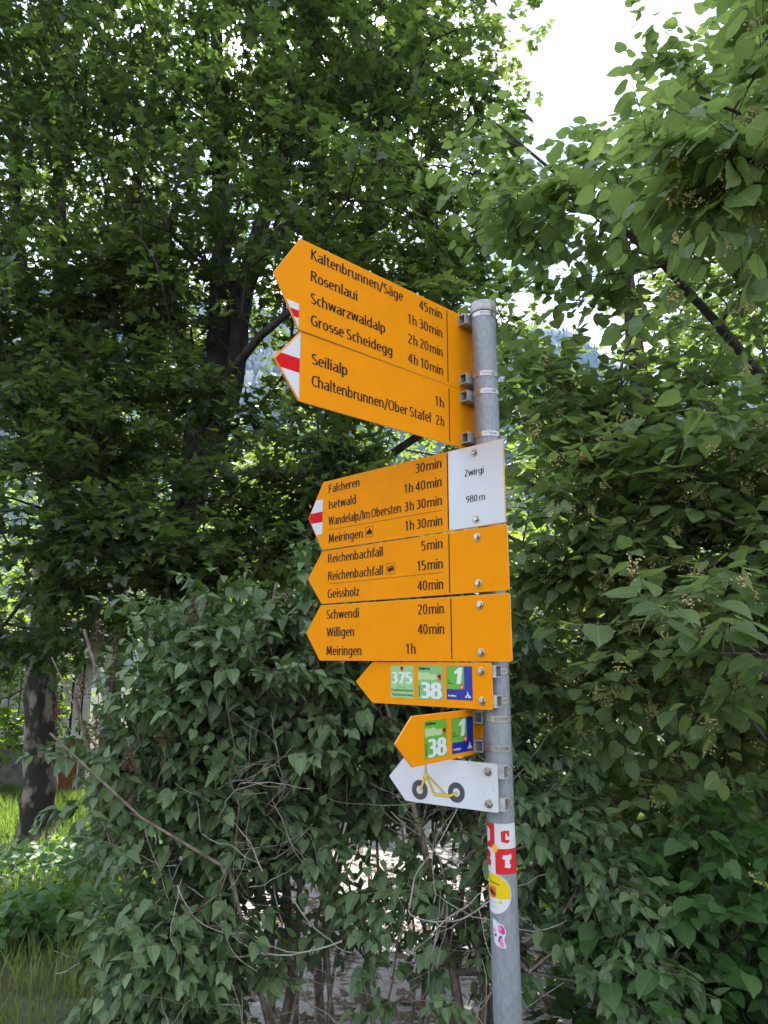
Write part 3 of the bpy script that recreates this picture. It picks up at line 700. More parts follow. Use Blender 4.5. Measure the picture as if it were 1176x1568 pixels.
def marker(root, tip, cor, h, y0, y1, r0, r1):
    """white-red-white mountain path flag on the arrow tip between heights y0 and y1"""
    e = .0022
    def xe(v):  # arrow edge
        k = abs(v - h / 2) / (h / 2); return -(tip + (cor - tip) * k) + e * 1.3
    def poly(a, b):
        P = [(-cor, a), (-cor, b), (xe(b), b)]
        if a < h / 2 < b: P.append((xe(h / 2), h / 2))
        P.append((xe(a), a)); return P
    o = flat(root, 'tip_marker', poly(max(y0, e), min(y1, h - e)), .0004, M_WHITE, label='white red white flag on the arrow tip')
    flat(o, 'red_stripe', poly(r0, r1), .0007, M_RED)

# A: top sign
A_, h = sign('topmost orange arrow sign listing Kaltenbrunnen/Säge, Rosenlaui, Schwarzwaldalp and Grosse Scheidegg', DEST, 42.3, .8637, .6581, .5944, .5312, -.078, -.055, (.2056 - .021, .024), bolts=False)
rows(A_, h, [(.1690, 'Kaltenbrunnen/Säge', .5035, .232, '45~min', .1780), (.1190, 'Rosenlaui', .503, .374, '1~h 30~min', .2165),
             (.0680, 'Schwarzwaldalp', .502, .2895, '2~h 20~min', .2168), (.0190, 'Grosse Scheidegg', .5005, .2672, '4~h 10~min', .2172)], -.0965)
divider(A_, h, .078); 
marker(A_, .5944, .5312, h, 0, .056, .024, .0405)
# B
B_, h = sign('orange arrow sign to Seilialp and Chaltenbrunnen/Ober Stafel with a full white-red-white tip', DEST, 41.9, .6559, .5052, .5857, .5245, -.078, -.055, (.1507 - .020, .022), bolts=False)
rows(B_, h, [(.0880, 'Seilialp', .4947, .3994, '1~h', .1266), (.0400, 'Chaltenbrunnen/Ober Stafel', .4935, .1427, '2~h', .1253)], -.0960)
divider(B_, h, .0766); marker(B_, .5857, .5245, h, 0, h, h / 2 - .0155, h / 2 + .0155)
# C
C_, h = sign('orange arrow sign with a white field reading Zwirgi 980 m at the pole', DEST, -43.1, .4924, .2946, .5997, .5378, -.0802, .057, (.1978 - .0175, .0185))
rows(C_, h, [(.1620, 'Falcheren', .5129, .3882, '30~min', .1852), (.1150, 'Isetwald', .5117, .4014, '1~h 40~min', .2246),
             (.0675, 'Wandelalp/Im Obersten', .5123, .2364, '3~h 30~min', .2237), (.0170, 'Meiringen', .5100, .3742, '1~h 30~min', .2221)], -.1012)
divider(C_, h, .0825, .004); marker(C_, .5997, .5378, h, .046, .1475, .081, .1115)
flat(C_, 'thin_rule', rect(-.5105, -.102, .0540, .0548), .0005, M_BLACK)
flat(C_, 'white_field', rect(-.0795, .0795, .0015, h - .0008), .0004, M_WHITE)
print_text(C_, 'Zwirgi', -.0304, .1255, .0249, .0165, z=.0008, sw=.115); print_text(C_, '980 m', -.0277, .0610, .0265, .0165, z=.0008, sw=.115)
def icon_frame(root, x0, x1, y0, y1):
    t = .0007; q = MB()
    for p in (rect(x0, x1, y0, y0 + t), rect(x0, x1, y1 - t, y1), rect(x0, x0 + t, y0 + t, y1 - t), rect(x1 - t, x1, y0 + t, y1 - t)): q.prism(p, .0002, .0006)
    return link('pictogram', q.me('pictogram', M_BLACK), root)
ic = icon_frame(C_, -.3650, -.3358, .0165, .0440)   # railway pictogram
q = MB(); X0, Y0 = -.3504, .0300
q.prism([(X0 - .0105, Y0 - .004), (X0 + .0105, Y0 - .004), (X0 + .0105, Y0 + .001), (X0 - .0105, Y0 + .001)], .0002, .0008)
q.prism([(X0 - .0085, Y0 + .001), (X0 + .0085, Y0 + .001), (X0 + .006, Y0 + .0055), (X0 - .001, Y0 + .0055), (X0 - .006, Y0 + .003)], .0002, .0008)
q.prism([(X0 - .001, Y0 + .0055), (X0 + .0045, Y0 + .0055), (X0 + .0035, Y0 + .009), (X0 - .0, Y0 + .009)], .0002, .0008)
for i in range(4): q.prism(rect(X0 - .009 + i * .0052, X0 - .0065 + i * .0052, Y0 - .0075, Y0 - .0045), .0002, .0008)
link('railway_symbol', q.me('railway_symbol', M_BLACK), ic)
# D
D_, h = sign('orange arrow sign to Reichenbachfall and Geissholz below the one with the white field', DEST, -43.4, .2908, .1427, .6009, .5403, -.0822, .057, (.1481 - .020, .0205))
rows(D_, h, [(.1125, 'Reichenbachfall', .5152, .3024, '5~min', .1699), (.0635, 'Reichenbachfall', .5139, .3024, '15~min', .1845), (.0140, 'Geissholz', .5144, .3888, '40~min', .1844)], -.1028)
divider(D_, h, .0832, .004); flat(D_, 'thin_rule', rect(-.5138, -.104, .0532, .0540), .0005, M_BLACK)
ic = icon_frame(D_, -.2895, -.2598, .0625, .0915)   # funicular pictogram
Rm = Matrix.Translation((-.2747, .0770, 0)) @ Matrix.Rotation(rad(14), 4, 'Z')
q = MB(); q.box(-.0105, .0105, -.0045, .0015, .0002, .0008, Rm); q.box(-.0105, .0105, .0055, .0066, .0002, .0008, Rm)
for i in range(5): q.box(-.0105 + i * .005, -.0095 + i * .005, .0012, .0058, .0003, .0009, Rm)
for i in range(3): q.box(-.008 + i * .0065, -.0055 + i * .0065, -.0085, -.005, .0003, .0009, Rm)
link('funicular_symbol', q.me('funicular_symbol', M_BLACK), ic)
# E
E_, h = sign('orange arrow sign to Schwendi, Willigen and Meiringen, lowest of the long ones', DEST, -41.3, .1354, -.0125, .5814, .5257, -.0786, .057, (.1479 - .022, .019))
rows(E_, h, [(.1105, 'Schwendi', .5007, .3788, '20~min', .1813), (.0630, 'Willigen', .4995, .3958, '40~min', .1819), (.0135, 'Meiringen', .4984, .3689, None, 0)], -.1020)
print_text(E_, '1~h', -.2196, .0165, -.1890, CAPT)
divider(E_, h, .0813, .004)

# route plates
M_LGREEN = mat('plate_light_green', (.20, .45, .15), .45, var=.1, scale=60)
M_PALE = mat('plate_pale_green', (.40, .58, .27), .45)
M_GREEN = mat('plate_green', (.12, .38, .028), .45, var=.06, scale=50)
M_BLUE = mat('plate_blue', (.004, .017, .26), .4)
M_PWHITE = mat('plate_white', (.66, .68, .68), .45)
M_ORRED = mat('crest_orange_red', (.65, .09, .02), .5)
def crest(parent, x, y, s, z):
    """tiny cantonal crest: red and gold shield with a dark beast"""
    o = flat(parent, 'crest', [(x - s * .45, y + s * .6), (x + s * .45, y + s * .6), (x + s * .45, y - s * .2), (x, y - s * .7), (x - s * .45, y - s * .2)], z, M_ORRED)
    q = MB(); q.prism([(x - .40 * s, y + .1 * s), (x - .1 * s, y + .45 * s), (x + .4 * s, y + .5 * s), (x + .2 * s, y + .25 * s), (x + .42 * s, y + .05 * s), (x + .1 * s, y + .05 * s), (x - .15 * s, y - .1 * s)], z - .0001, z + .0003)
    q.prism([(x + .05 * s, y - .15 * s), (x + .35 * s, y - .1 * s), (x + .2 * s, y - .4 * s)], z - .0001, z + .0003)
    link('dark_beast', q.me('dark_beast', M_BLACK), o); return o
def plate38(root, x0, x1, y0, y1, labels=True):
    p = flat(root, 'route_plate', rect(x0, x1, y0, y1), .0006, M_GREEN if not labels else M_LGREEN, label='green route plate with the number 38'); w = x1 - x0; hh = y1 - y0
    rg = [(x0 + .001, y1 - .42 * hh)]; rr = random.Random(4)
    for i in range(9): rg.append((x0 + .001 + i / 8 * w * .72, y1 - (.22 + rr.uniform(-.035, .05)) * hh))
    rg.append((x0 + w * .80, y1 - .40 * hh))
    for i in range(6): rg.append((x0 + w * (.72 - i * .12), y1 - (.40 + (i % 2) * .03) * hh))
    flat(p, 'hill_silhouette', rg, .0008, M_PALE)
    print_text(p, '38', x0 + w * .13, y0 + .03 * hh, x1 - w * .02, hh * .47, M_PWHITE, z=.0010, sw=.20)
    print_text(p, 'ViaBerna', x0 + w * .04, y1 - .12 * hh, x0 + w * .50, hh * .085, M_BLACK, z=.0010, sw=.16)
    crest(p, x1 - w * .12, y1 - hh * .34, w * .17, .0011)
    flat(p, 'side_print', rect(x0 + w * .045, x0 + w * .07, y0 + hh * .08, y0 + hh * .40), .0009, M_BLACK)
    return p
def plate1(root, x0, x1, y0, y1):
    p = flat(root, 'route_plate', rect(x0, x1, y0, y1), .0006, M_BLUE, label='blue and green route plate with the number 1'); w = x1 - x0; hh = y1 - y0
    gx, gy = x0 + w * .69, y0 + hh * .31
    flat(p, 'green_field', rect(x0 + .0006, gx, gy, y1 - .0006), .0008, M_GREEN)
    flat(p, 'numeral', [(x0 + w * a_, y0 + hh * b_) for a_, b_ in ((.40, .47), (.565, .47), (.635, .955), (.50, .955), (.335, .845), (.31, .775), (.36, .755), (.45, .795))], .0011, M_PWHITE)
    c_ = flat(p, 'swiss_shield', [(gx - w * .09 + w * .08 * math.cos(a * .5236), gy + hh * .07 + w * .08 * math.sin(a * .5236)) for a in range(12)], .0011, M_RED)
    q = MB(); xx, yy = gx - w * .09, gy + hh * .07; q.prism(rect(xx - w * .012, xx + w * .012, yy - w * .05, yy + w * .05), .0009, .0013)
    q.prism(rect(xx - w * .05, xx - w * .0125, yy - w * .012, yy + w * .012), .0009, .0013); q.prism(rect(xx + w * .0125, xx + w * .05, yy - w * .012, yy + w * .012), .0009, .0013)
    link('white_cross', q.me('white_cross', M_PWHITE), c_)
    print_text(p, 'Via', x0 + w * .04, gy + hh * .24, x0 + w * .14, hh * .045, M_BLACK, z=.0010)
    print_text(p, 'Alpina', x0 + w * .04, gy + hh * .16, x0 + w * .26, hh * .045, M_BLACK, z=.0010)
    print_text(p, 'Via Alpina', x0 + w * .05, y0 + hh * .09, x0 + w * .38, hh * .055, M_PWHITE, z=.0010, sw=.17)
    q = MB(); bx, by = x0 + w * .82, y0 + hh * .07
    q.prism([(bx - w * .11, by), (bx - w * .02, by), (bx - w * .055, by + hh * .07)], .0006, .0011)
    q.prism([(bx - w * .045, by + hh * .05), (bx + w * .045, by + hh * .05), (bx, by + hh * .20)], .0006, .0010)
    q.prism([(bx + w * .0, by), (bx + w * .13, by), (bx + w * .06, by + hh * .085)], .0006, .0011)
    link('mountain_logo', q.me('mountain_logo', M_PWHITE), p)
    return p
F_, h = sign('short orange arrow sign with three green and blue route plates 375, 38 and 1', None, -42.8, -.0164, -.1166, .3979, .3382, -.0268, .057, (.1002 - .018, .0175))
p = flat(F_, 'route_plate', rect(-.2741, -.1990, .0148, .0925), .0006, mat('plate_mint', (.29, .55, .21), .45, var=.12, scale=70), label='pale green route plate with the number 375')
print_text(p, '375', -.2715, .0495, -.2030, .0270, M_PWHITE, z=.0009, sw=.19)
crest(p, -.2370, .0845, .0105, .0012)
print_text(p, 'Chaltenbrunnen', -.2718, .0310, -.2010, .0058, M_BLACK, z=.0009, sw=.12)
print_text(p, 'Hochmoorweg', -.2690, .0200, -.2030, .0058, M_BLACK, z=.0009, sw=.12)
flat(p, 'small_print', rect(-.252, -.226, .0405, .0412), .0008, M_BLACK)
plate38(F_, -.1862, -.1105, .0150, .0925); plate1(F_, -.0990, -.0255, .0175, .0928)
G_, h = sign('smallest orange arrow sign with two route plates 38 and 1', None, 52.2, -.1217, -.2203, .3133, .2562, -.030, -.055, (.0986 - .017, .0185), bolts=False, bx=(-.014, .03))
plate38(G_, -.2125, -.1275, .0100, .0860, False); plate1(G_, -.1070, -.0175, .0095, .0845)
# H: white scooter sign
H_, h = sign('white arrow sign with a yellow kick scooter picture under the small orange one', None, -34.1, -.2300, -.3292, .2581, .2123, -.0223, .057, (.0992 - .017, .0165), m=M_WHITE)
M_YEL = mat('scooter_yellow', (.70, .46, .04), .45); M_TYRE = mat('scooter_tyre_grey', (.055, .055, .062), .5)
sc_ = empty('scooter_picture', (0, 0, 0), None, None); sc_.parent = H_
def ring(cx, cy, ro, ri, z):
    q = MB(); n = 40; V = []; 
    for r_, zz in ((ro, z), (ri, z)):
        V += [(cx + r_ * math.cos(6.2832 * i / n), cy + r_ * 1.02 * math.sin(6.2832 * i / n), zz) for i in range(n)]
    return q.add(V, [(i, (i + 1) % n, n + (i + 1) % n, n + i) for i in range(n)])
for (cx, cyy) in ((-.1738, .0276), (-.0788, .0312)):
    link('wheel', ring(cx, cyy, .0205 + .0005, .0088, .0005).me('wheel', M_TYRE), sc_)
def bar(q, x0, y0, x1, y1, w, z0, z1):
    d = Vector((x1 - x0, y1 - y0)); d.normalize(); p = Vector((-d.y, d.x)) * w / 2
    return q.prism([(x0 + p.x, y0 + p.y), (x0 - p.x, y0 - p.y), (x1 - p.x, y1 - p.y), (x1 + p.x, y1 + p.y)], z0, z1)
fr = [(-.1582, .088, -.1578, .076, .0024), (-.1590, .0745, -.1550, .0710, .0030), (-.1578, .0710, -.1578, .0610, .0036), (-.1578, .0620, -.1718, .0262, .0056),
      (-.1575, .0640, -.1368, .0232, .0042), (-.1560, .0640, -.1060, .0245, .0032), (-.1375, .0222, -.0960, .0222, .0056), (-.0970, .0222, -.0765, .0305, .0050)]
q = MB(); q2 = MB()
for i, f in enumerate(fr):
    bar(q, *f[:4], f[4], .0008 + i * .00002, .0010 + i * .00002); bar(q2, *f[:4], f[4] + .0014, .00055 + i * .00002, .00062 + i * .00002)
link('scooter_outline', q2.me('scooter_outline', M_BLACK), sc_); link('scooter_frame', q.me('scooter_frame', M_YEL), sc_)
q = MB()
for x, y, r_ in ((-.0605, .064, .0011), (-.0100, .036, .0008), (-.077, .0485, .0012), (.012, .045, .0009), (-.088, .008, .0006)): q.prism([(x + r_ * math.cos(a), y + r_ * math.sin(a)) for a in range(6)], .0002, .0006)
link('dirt_specks', q.me('dirt_specks', M_TYRE), H_, 'stuff')

# stickers wrapped on the pole
def wrap(me_V, r, phi0, z0):
    """flat (x,y) metres -> pole-local surface; phi0 = direction of x=0 measured from the side facing the camera, to the right"""
    out = []
    for x, y, z in me_V:
        a = phi0 + x / RP; rr = r + z
        out.append((rr * math.sin(a), -rr * math.cos(a), z0 + y))
    return out
view_turn = math.atan2(PX, PD)    # the pole seen from the camera
def sub_poly(poly, step=.004):
    """cut a polygon into vertical slices so that it bends round the pole"""
    import bmesh
    bm = bmesh.new(); f = bm.faces.new([bm.verts.new((x, y, 0)) for x, y in poly]); x0 = min(p[0] for p in poly); x1 = max(p[0] for p in poly); x = x0 + step
    while x < x1:
        bmesh.ops.bisect_plane(bm, geom=bm.verts[:] + bm.edges[:] + bm.faces[:], plane_co=(x, 0, 0), plane_no=(1, 0, 0)); x += step
    bm.verts.index_update(); V = [tuple(v.co) for v in bm.verts]; F = [tuple(v.index for v in f.verts) for f in bm.faces]; bm.free(); return V, F
def patch(name, poly, lift, phi0, z0, m, parent, label=None):
    V, F = sub_poly(poly); return link(name, pymesh(name, wrap(V, RP + lift, phi0, z0), F, m), parent, label=label)
ph = -view_turn
Z1 = CAMZ - .408; s5 = .0275; M_SRED = mat('sticker_red', (.60, .012, .02), .35); M_SWH = mat('sticker_white', (.62, .63, .67), .35)
p0 = ph + rad(-29.5); wq = .055; hq = .0505
st = patch('sticker', rect(-wq, wq, -hq, hq), .0004, p0, Z1, M_SWH, pole, 'red and white chequered sticker with blackletter letters and a small sun')
patch('red_square', rect(-wq, 0, .0, hq), .0006, p0, Z1, M_SRED, st); patch('red_square', rect(0, wq, -hq, 0), .0006, p0, Z1, M_SRED, st)
def crop(pts, cx, cy, s): return [((x - cx) * s, (cy - y) * s) for x, y in pts]
sC = .0505 / 690 * 1.0
Cp = crop([(505, 300), (595, 262), (690, 275), (732, 250), (737, 430), (668, 430), (672, 370), (632, 345), (625, 520), (745, 525), (730, 590), (655, 618), (510, 575)], 335, 770, sC)
patch('lettering', [(x * 1.12, y) for x, y in Cp], .0006, p0, Z1, M_SRED, st)
Tp = crop([(548, 940), (690, 938), (770, 905), (770, 1060), (715, 1065), (715, 1195), (748, 1205), (735, 1292), (655, 1290), (572, 1268), (592, 1200), (592, 1065), (522, 1040)], 335, 770, sC)
patch('lettering', [(x * 1.12, y) for x, y in Tp], .0008, p0, Z1, M_SWH, st)
patch('lettering', [(-.034, .010), (-.018, .010), (-.0125, .016), (-.0125, .036), (-.020, .042), (-.034, .042)], .0008, p0, Z1, M_SWH, st)
patch('lettering', [(-.034, -.038), (-.016, -.038), (-.012, -.034), (-.012, -.026), (-.017, -.0225), (-.0125, -.018), (-.0135, -.009), (-.020, -.006), (-.034, -.006)], .0006, p0, Z1, M_SRED, st)
sun_p = []
for i in range(20):
    r_ = .0105 if i % 2 == 0 else .0052; a = i * math.pi / 10; sun_p.append((r_ * math.cos(a), r_ * math.sin(a)))
patch('sun_emblem', sun_p, .0010, p0, Z1, mat('sticker_sun', (.90, .42, .02), .4), st)
Z2 = CAMZ - .4985; p0 = ph + rad(-44); R2 = .0400
circ = [(R2 * math.cos(a * math.pi / 24), R2 * math.sin(a * math.pi / 24)) for a in range(48)]
M_SYEL = mat('sticker_yellow', (.72, .53, .005), .35, var=.08, scale=90)
st = patch('sticker', circ, .0004, p0, Z2, M_SWH, pole, 'round yellow and white sticker with a small shield')
R3 = R2 - .0014
up_ = [(R3 * math.cos(t), R3 * math.sin(t)) for t in np.linspace(rad(-14), rad(194), 34)]
patch('yellow_field', up_, .0006, p0, Z2, M_SYEL, st)
shp = [(-.011, .012), (.006, .014), (.0075, -.004), (.0, -.009), (-.006, -.0085), (-.011, -.003)]
shield = patch('shield', shp, .0008, p0, Z2, mat('sticker_shield_red', (.68, .10, .05), .4), st)
patch('shield_band', [(-.011, .010), (-.007, .0095), (.0055, -.001), (.003, -.006), (-.001, .001), (-.004, -.004), (-.0055, -.001), (-.0105, .002)], .0010, p0, Z2, M_BLACK, shield)
for i in range(11):
    x = -.010 + i * .0024
    patch('tiny_lettering', rect(x, x + .0015, .0215 - i * .00035 - (.0006 if i % 3 else 0), .0240 - i * .00035), .0008, p0, Z2, M_BLACK, st)
patch('yellow_diamond', [(.010, -.015), (.0155, -.0115), (.021, -.015), (.0155, -.020)], .0008, p0, Z2, M_SYEL, st)
for a_, b_, y_ in ((-.014, .006, -.0165), (-.014, .008, -.0255)):
    for i in range(7):
        x = a_ + (b_ - a_) * i / 7; patch('tiny_lettering', rect(x, x + .0021, y_ - i * .0003, y_ + .0008 - i * .0003), .0008, p0, Z2, M_TYRE, st)
Z3 = CAMZ - .576; p0 = ph + rad(-35)
sp = crop([(150, 895), (230, 905), (300, 955), (400, 985), (430, 1040), (458, 1110), (448, 1190), (418, 1250), (420, 1330), (455, 1400), (430, 1455), (330, 1445), (240, 1410), (190, 1350), (175, 1200), (160, 1050)], 250, 1175, .0000965)
sp = [(x * 1.05, y) for x, y in sp]
st = patch('sticker', sp, .0004, p0, Z3, M_SWH, pole, 'white die-cut sticker with pink and purple blotches')
def blot(c, s, col, nm):
    pts = crop(c, 250, 1175, .0000965); patch(nm, [(x * 1.05, y) for x, y in pts], s, p0, Z3, col, st)
M_PINK = mat('sticker_magenta', (.62, .03, .26), .4); M_LPINK = mat('sticker_pink', (.80, .30, .55), .4, var=.4, scale=300); M_PURP = mat('sticker_purple', (.16, .06, .24), .4)
blot([(300, 1000), (380, 1000), (420, 1050), (440, 1130), (410, 1185), (330, 1150), (290, 1110)], .0006, M_PINK, 'pink_patch')
blot([(285, 1010), (340, 1010), (370, 1060), (340, 1120), (300, 1090)], .0008, M_LPINK, 'pink_patch')
blot([(180, 1075), (225, 1080), (235, 1150), (200, 1170), (178, 1120)], .0006, M_LPINK, 'pink_patch')
blot([(195, 1185), (255, 1180), (250, 1240), (200, 1240)], .0006, M_PURP, 'purple_patch')
blot([(330, 1195), (380, 1210), (370, 1290), (320, 1350), (285, 1340), (290, 1270)], .0006, M_PURP, 'purple_patch')
blot([(335, 1250), (385, 1260), (390, 1330), (425, 1380), (400, 1430), (320, 1420), (310, 1360)], .0008, M_LPINK, 'pink_patch')

# ------------------------------------------------------------------ barn far left
barn = empty('barn', g3(-8.32, 18), 'weathered grey plank barn with a brown hatch behind the mossy trunk', 'barn')
barn.rotation_euler = (0, 0, rad(25))
def rel(me_): return me_
M_PLANK = mat('grey_plank', (.80, .77, .79), .85, scale=8, col2=(.48, .455, .465), stretch=(6, 6, .4), lo=.3, hi=.6)
M_GAP = mat('dark_boards', (.045, .04, .04), .9); M_DOOR = mat('brown_planks', (.26, .095, .035), .7, scale=12, col2=(.15, .05, .02), stretch=(5, 5, .3))
M_STONE = mat('plinth_stone', (.22, .21, .20), .9, scale=6, bump=.8, col2=(.12, .115, .11))
link('wall', MB().box(-6, 1.0, .06, 4, -1, 3.3).me('wall', M_GAP), barn)
random.seed(3); x = -6.0; pm = {}
while x < .92:
    w = random.uniform(.17, .215)
    if not (0.18 < x + w / 2 < .82):
        y0_, key = 1.18, (round(w, 2), 0)
    else: y0_, key = 1.30, (round(w, 2), 1)
    if key not in pm: pm[key] = MB().box(0, key[0], -.02, .055, 0, 3.3 - y0_).me('plank', M_PLANK)
    o = link('plank', pm[key], barn); o.location = (x, random.uniform(-.012, .01), y0_); x += w + random.uniform(.03, .05)
st_ = MB().box(-6, .18, -.06, .055, -.5, 1.08); st_.box(.84, 1.0, -.06, .055, -.5, 1.08); link('plinth', st_.me('plinth', M_STONE), barn)
dr = link('hatch', MB().box(.22, .80, .0, .05, -.3, 1.24).me('hatch', M_DOOR), barn, label='brown wooden hatch door')
for i in range(4): link('plank', MB().box(.225 + i * .144, .36 + i * .144, -.02, -.002, -.3, 1.2).me('plank', M_DOOR), dr)
link('plank', MB().box(.22, .80, -.04, -.022, .98, 1.08).me('plank', M_DOOR), dr)
fm = MB().box(.14, .215, -.05, .05, -.3, 1.26); fm.box(.805, .88, -.05, .05, -.3, 1.26); fm.box(.14, .88, -.05, .05, 1.265, 1.33); link('frame', fm.me('frame', M_PLANK), barn)
rf = MB(); rf.add([(-6.6, -.9, 3.1), (1.5, -.9, 3.1), (1.5, 3, 4.4), (-6.6, 3, 4.4), (-6.6, 5.6, 3.1), (1.5, 5.6, 3.1), (-6.6, -.9, 3.22), (1.5, -.9, 3.22), (1.5, 3, 4.55), (-6.6, 3, 4.55), (-6.6, 5.6, 3.22), (1.5, 5.6, 3.22)],
                   [(0, 1, 2, 3), (3, 2, 5, 4), (6, 9, 8, 7), (9, 10, 11, 8), (0, 6, 7, 1), (4, 5, 11, 10), (0, 3, 9, 6), (3, 4, 10, 9), (1, 7, 8, 2), (2, 8, 11, 5)])
link('roof', rf.me('roof', mat('roof_tiles', (.07, .06, .055), .9, scale=20, col2=(.06, .04, .035))), barn)

# ------------------------------------------------------------------ trees
GM = 'maples behind the lilac'
# mossy maple at the far left
b = g3(-4.2, 9.2)
plant('maple_tree', 'maple with a mossy patchy trunk at the left edge in front of the barn', 'tree', b,
      [([b, (-4.27, 9.2, .4), (-4.36, 9.15, 1.6), (-4.32, 9.1, 3.0), (-4.27, 9.1, 4.8), (-4.45, 9.1, 6.2), (-4.75, 9.2, 8.0), (-4.8, 9.3, 10.5), (-4.7, 9.4, 13)], [.21, .19, .185, .17, .15, .12, .10, .07, .03]),
       ([(-4.3, 9.1, 4.0), (-4.9, 9.0, 6.0), (-5.3, 9.0, 8.2), (-5.6, 9.1, 11)], [.11, .10, .08, .03]),
       ([(-4.27, 9.1, 5.2), (-3.7, 9.0, 7.0), (-3.5, 9.0, 9.0), (-3.2, 9.0, 12)], [.10, .09, .06, .03]),
       ([(-4.3, 9.1, 2.9), (-3.9, 8.0, 3.3), (-3.4, 6.9, 3.0)], [.06, .045, .02])],
      [(-4.5, 8.6, 9.0, 2.4, 2.4, 4.6), (-4.3, 7.6, 5.4, 1.9, 1.6, 1.6), (-3.3, 6.6, 3.0, 1.3, 1.0, .75, 4.0), (-3.5, 6.7, 2.1, 1.0, .8, .55, 2.6), (-3.6, 8.0, 4.6, 1.6, 1.3, 1.0, 3), (-3.2, 7.4, 3.9, 1.2, 1.0, .8, 2.2)],
      1250, 125, T_MAPLE, H_MAPLE_SHADE, LF_MAPLE_SHADE, M_BARK, .125, 'maple', 11, GM, k=3, L=.34, ns=3, trunk_mat=M_MOSS, trunk_label='thick trunk with dark moss patches', flat=.5)
# central big dark maple
b = g3(-2.75, 8.7)
plant('maple_tree', 'big dark forked maple standing left of the signs behind the lilac', 'tree', b,
      [([b, (-2.7, 8.7, .6), (-2.55, 8.6, 2.2), (-2.45, 8.5, 3.2), (-2.3, 8.5, 4.4), (-2.15, 8.5, 5.6), (-2.2, 8.5, 7.6), (-2.4, 8.6, 10), (-2.5, 8.6, 13)], [.29, .25, .235, .215, .19, .15, .12, .09, .03]),
       ([(-2.42, 8.5, 3.4), (-1.95, 8.4, 4.8), (-1.75, 8.4, 6.6), (-1.2, 8.4, 9), (-.7, 8.4, 12)], [.14, .13, .11, .08, .03]),
       ([(-2.2, 8.5, 5.8), (-1.6, 8.2, 6.6), (-.8, 8.0, 7.4), (.4, 7.8, 8.0)], [.10, .09, .06, .02]),
       ([(-2.5, 8.5, 2.8), (-2.9, 7.6, 3.4), (-3.2, 6.9, 3.9)], [.06, .045, .02]),
       ([(-2.3, 8.4, 4.4), (-1.5, 7.4, 5.0), (-.6, 6.6, 5.3)], [.07, .05, .02])],
      [(-2.0, 8.2, 8.8, 3.0, 2.4, 4.4), (-.9, 7.3, 5.9, 1.9, 1.5, 1.6), (-2.7, 7.4, 5.6, 1.7, 1.4, 1.7), (-1.4, 6.6, 3.2, 1.5, 1.0, .8, 3.0), (-2.5, 7.0, 2.6, 1.0, .8, .7, 2.6), (-2.2, 7.2, 3.8, 1.1, .8, .7, 2.0), (0, 7.5, 8.0, 1.7, 1.6, 2.4)],
      1250, 120, T_MAPLE, H_MAPLE_SHADE, LF_MAPLE_SHADE, M_BARK, .12, 'maple', 12, GM, k=3, L=.34, ns=3, flat=.5, trunk_label='thick dark trunk')
# slim maple further back left
b = g3(-4.6, 12.2)
plant('maple_tree', 'slimmer maple further back between the mossy one and the forked one', 'tree', b,
      [([b, (-4.55, 12.2, 1.5), (-4.5, 12.2, 3.5), (-4.3, 12.2, 6), (-4.3, 12.2, 9), (-4.2, 12.2, 13)], [.15, .13, .12, .11, .08, .03]),
       ([(-4.5, 12.2, 3.4), (-3.9, 12, 5.2), (-3.6, 12, 8)], [.1, .09, .03])],
      [(-4.4, 12, 9.0, 2.8, 2.2, 4.2), (-3.6, 11.4, 5.2, 1.8, 1.5, 1.4), (-6.5, 11.5, 6.5, 2, 2, 3)],
      330, 50, T_MAPLE, H_MAPLE_SHADE, LF_MAPLE_SHADE, M_BARK, .13, 'maple', 13, GM, k=3, L=.38, ns=3, individuals=80, flat=.5)
# maple above and right of the top sign
b = g3(-.9, 9.0)
plant('maple_tree', 'lighter green maple whose crown rises above the top orange sign', 'tree', b,
      [([b, (-.85, 9, 1.5), (-.7, 8.9, 4), (-.4, 8.8, 6.5), (0, 8.7, 9), (.2, 8.7, 12.5)], [.24, .2, .17, .14, .1, .03]),
       ([(-.7, 8.9, 4.2), (.2, 8.4, 6.0), (1.0, 8.0, 7.2)], [.09, .07, .02]),
       ([(-.45, 8.8, 6.2), (-1.0, 8.5, 8.5), (-1.2, 8.4, 11)], [.09, .07, .02]),
       ([(-.7, 8.9, 3.6), (.6, 8.4, 4.4), (1.5, 8.1, 4.8)], [.06, .045, .02])],
      [(-.25, 8.3, 9.2, 1.7, 2.0, 4.0), (.9, 8.0, 6.9, 1.2, 1.3, 1.5), (.4, 7.8, 5.2, 1.7, 1.3, 1.0, 3.4), (1.6, 8.0, 4.9, 1.0, 1.0, .55, 1.2), (-.9, 7.6, 4.2, 1.3, 1.2, .9, 2.2), (-.2, 7.6, 3.3, 1.3, .9, .55, 1.6), (-1.3, 7.4, 2.8, .8, .7, .6, 1.0)],
      950, 95, T_MAPLE, H_MAPLE, LF_MAPLE, M_BARK, .115, 'maple', 14, GM, k=3, L=.32, ns=3, flat=.5)

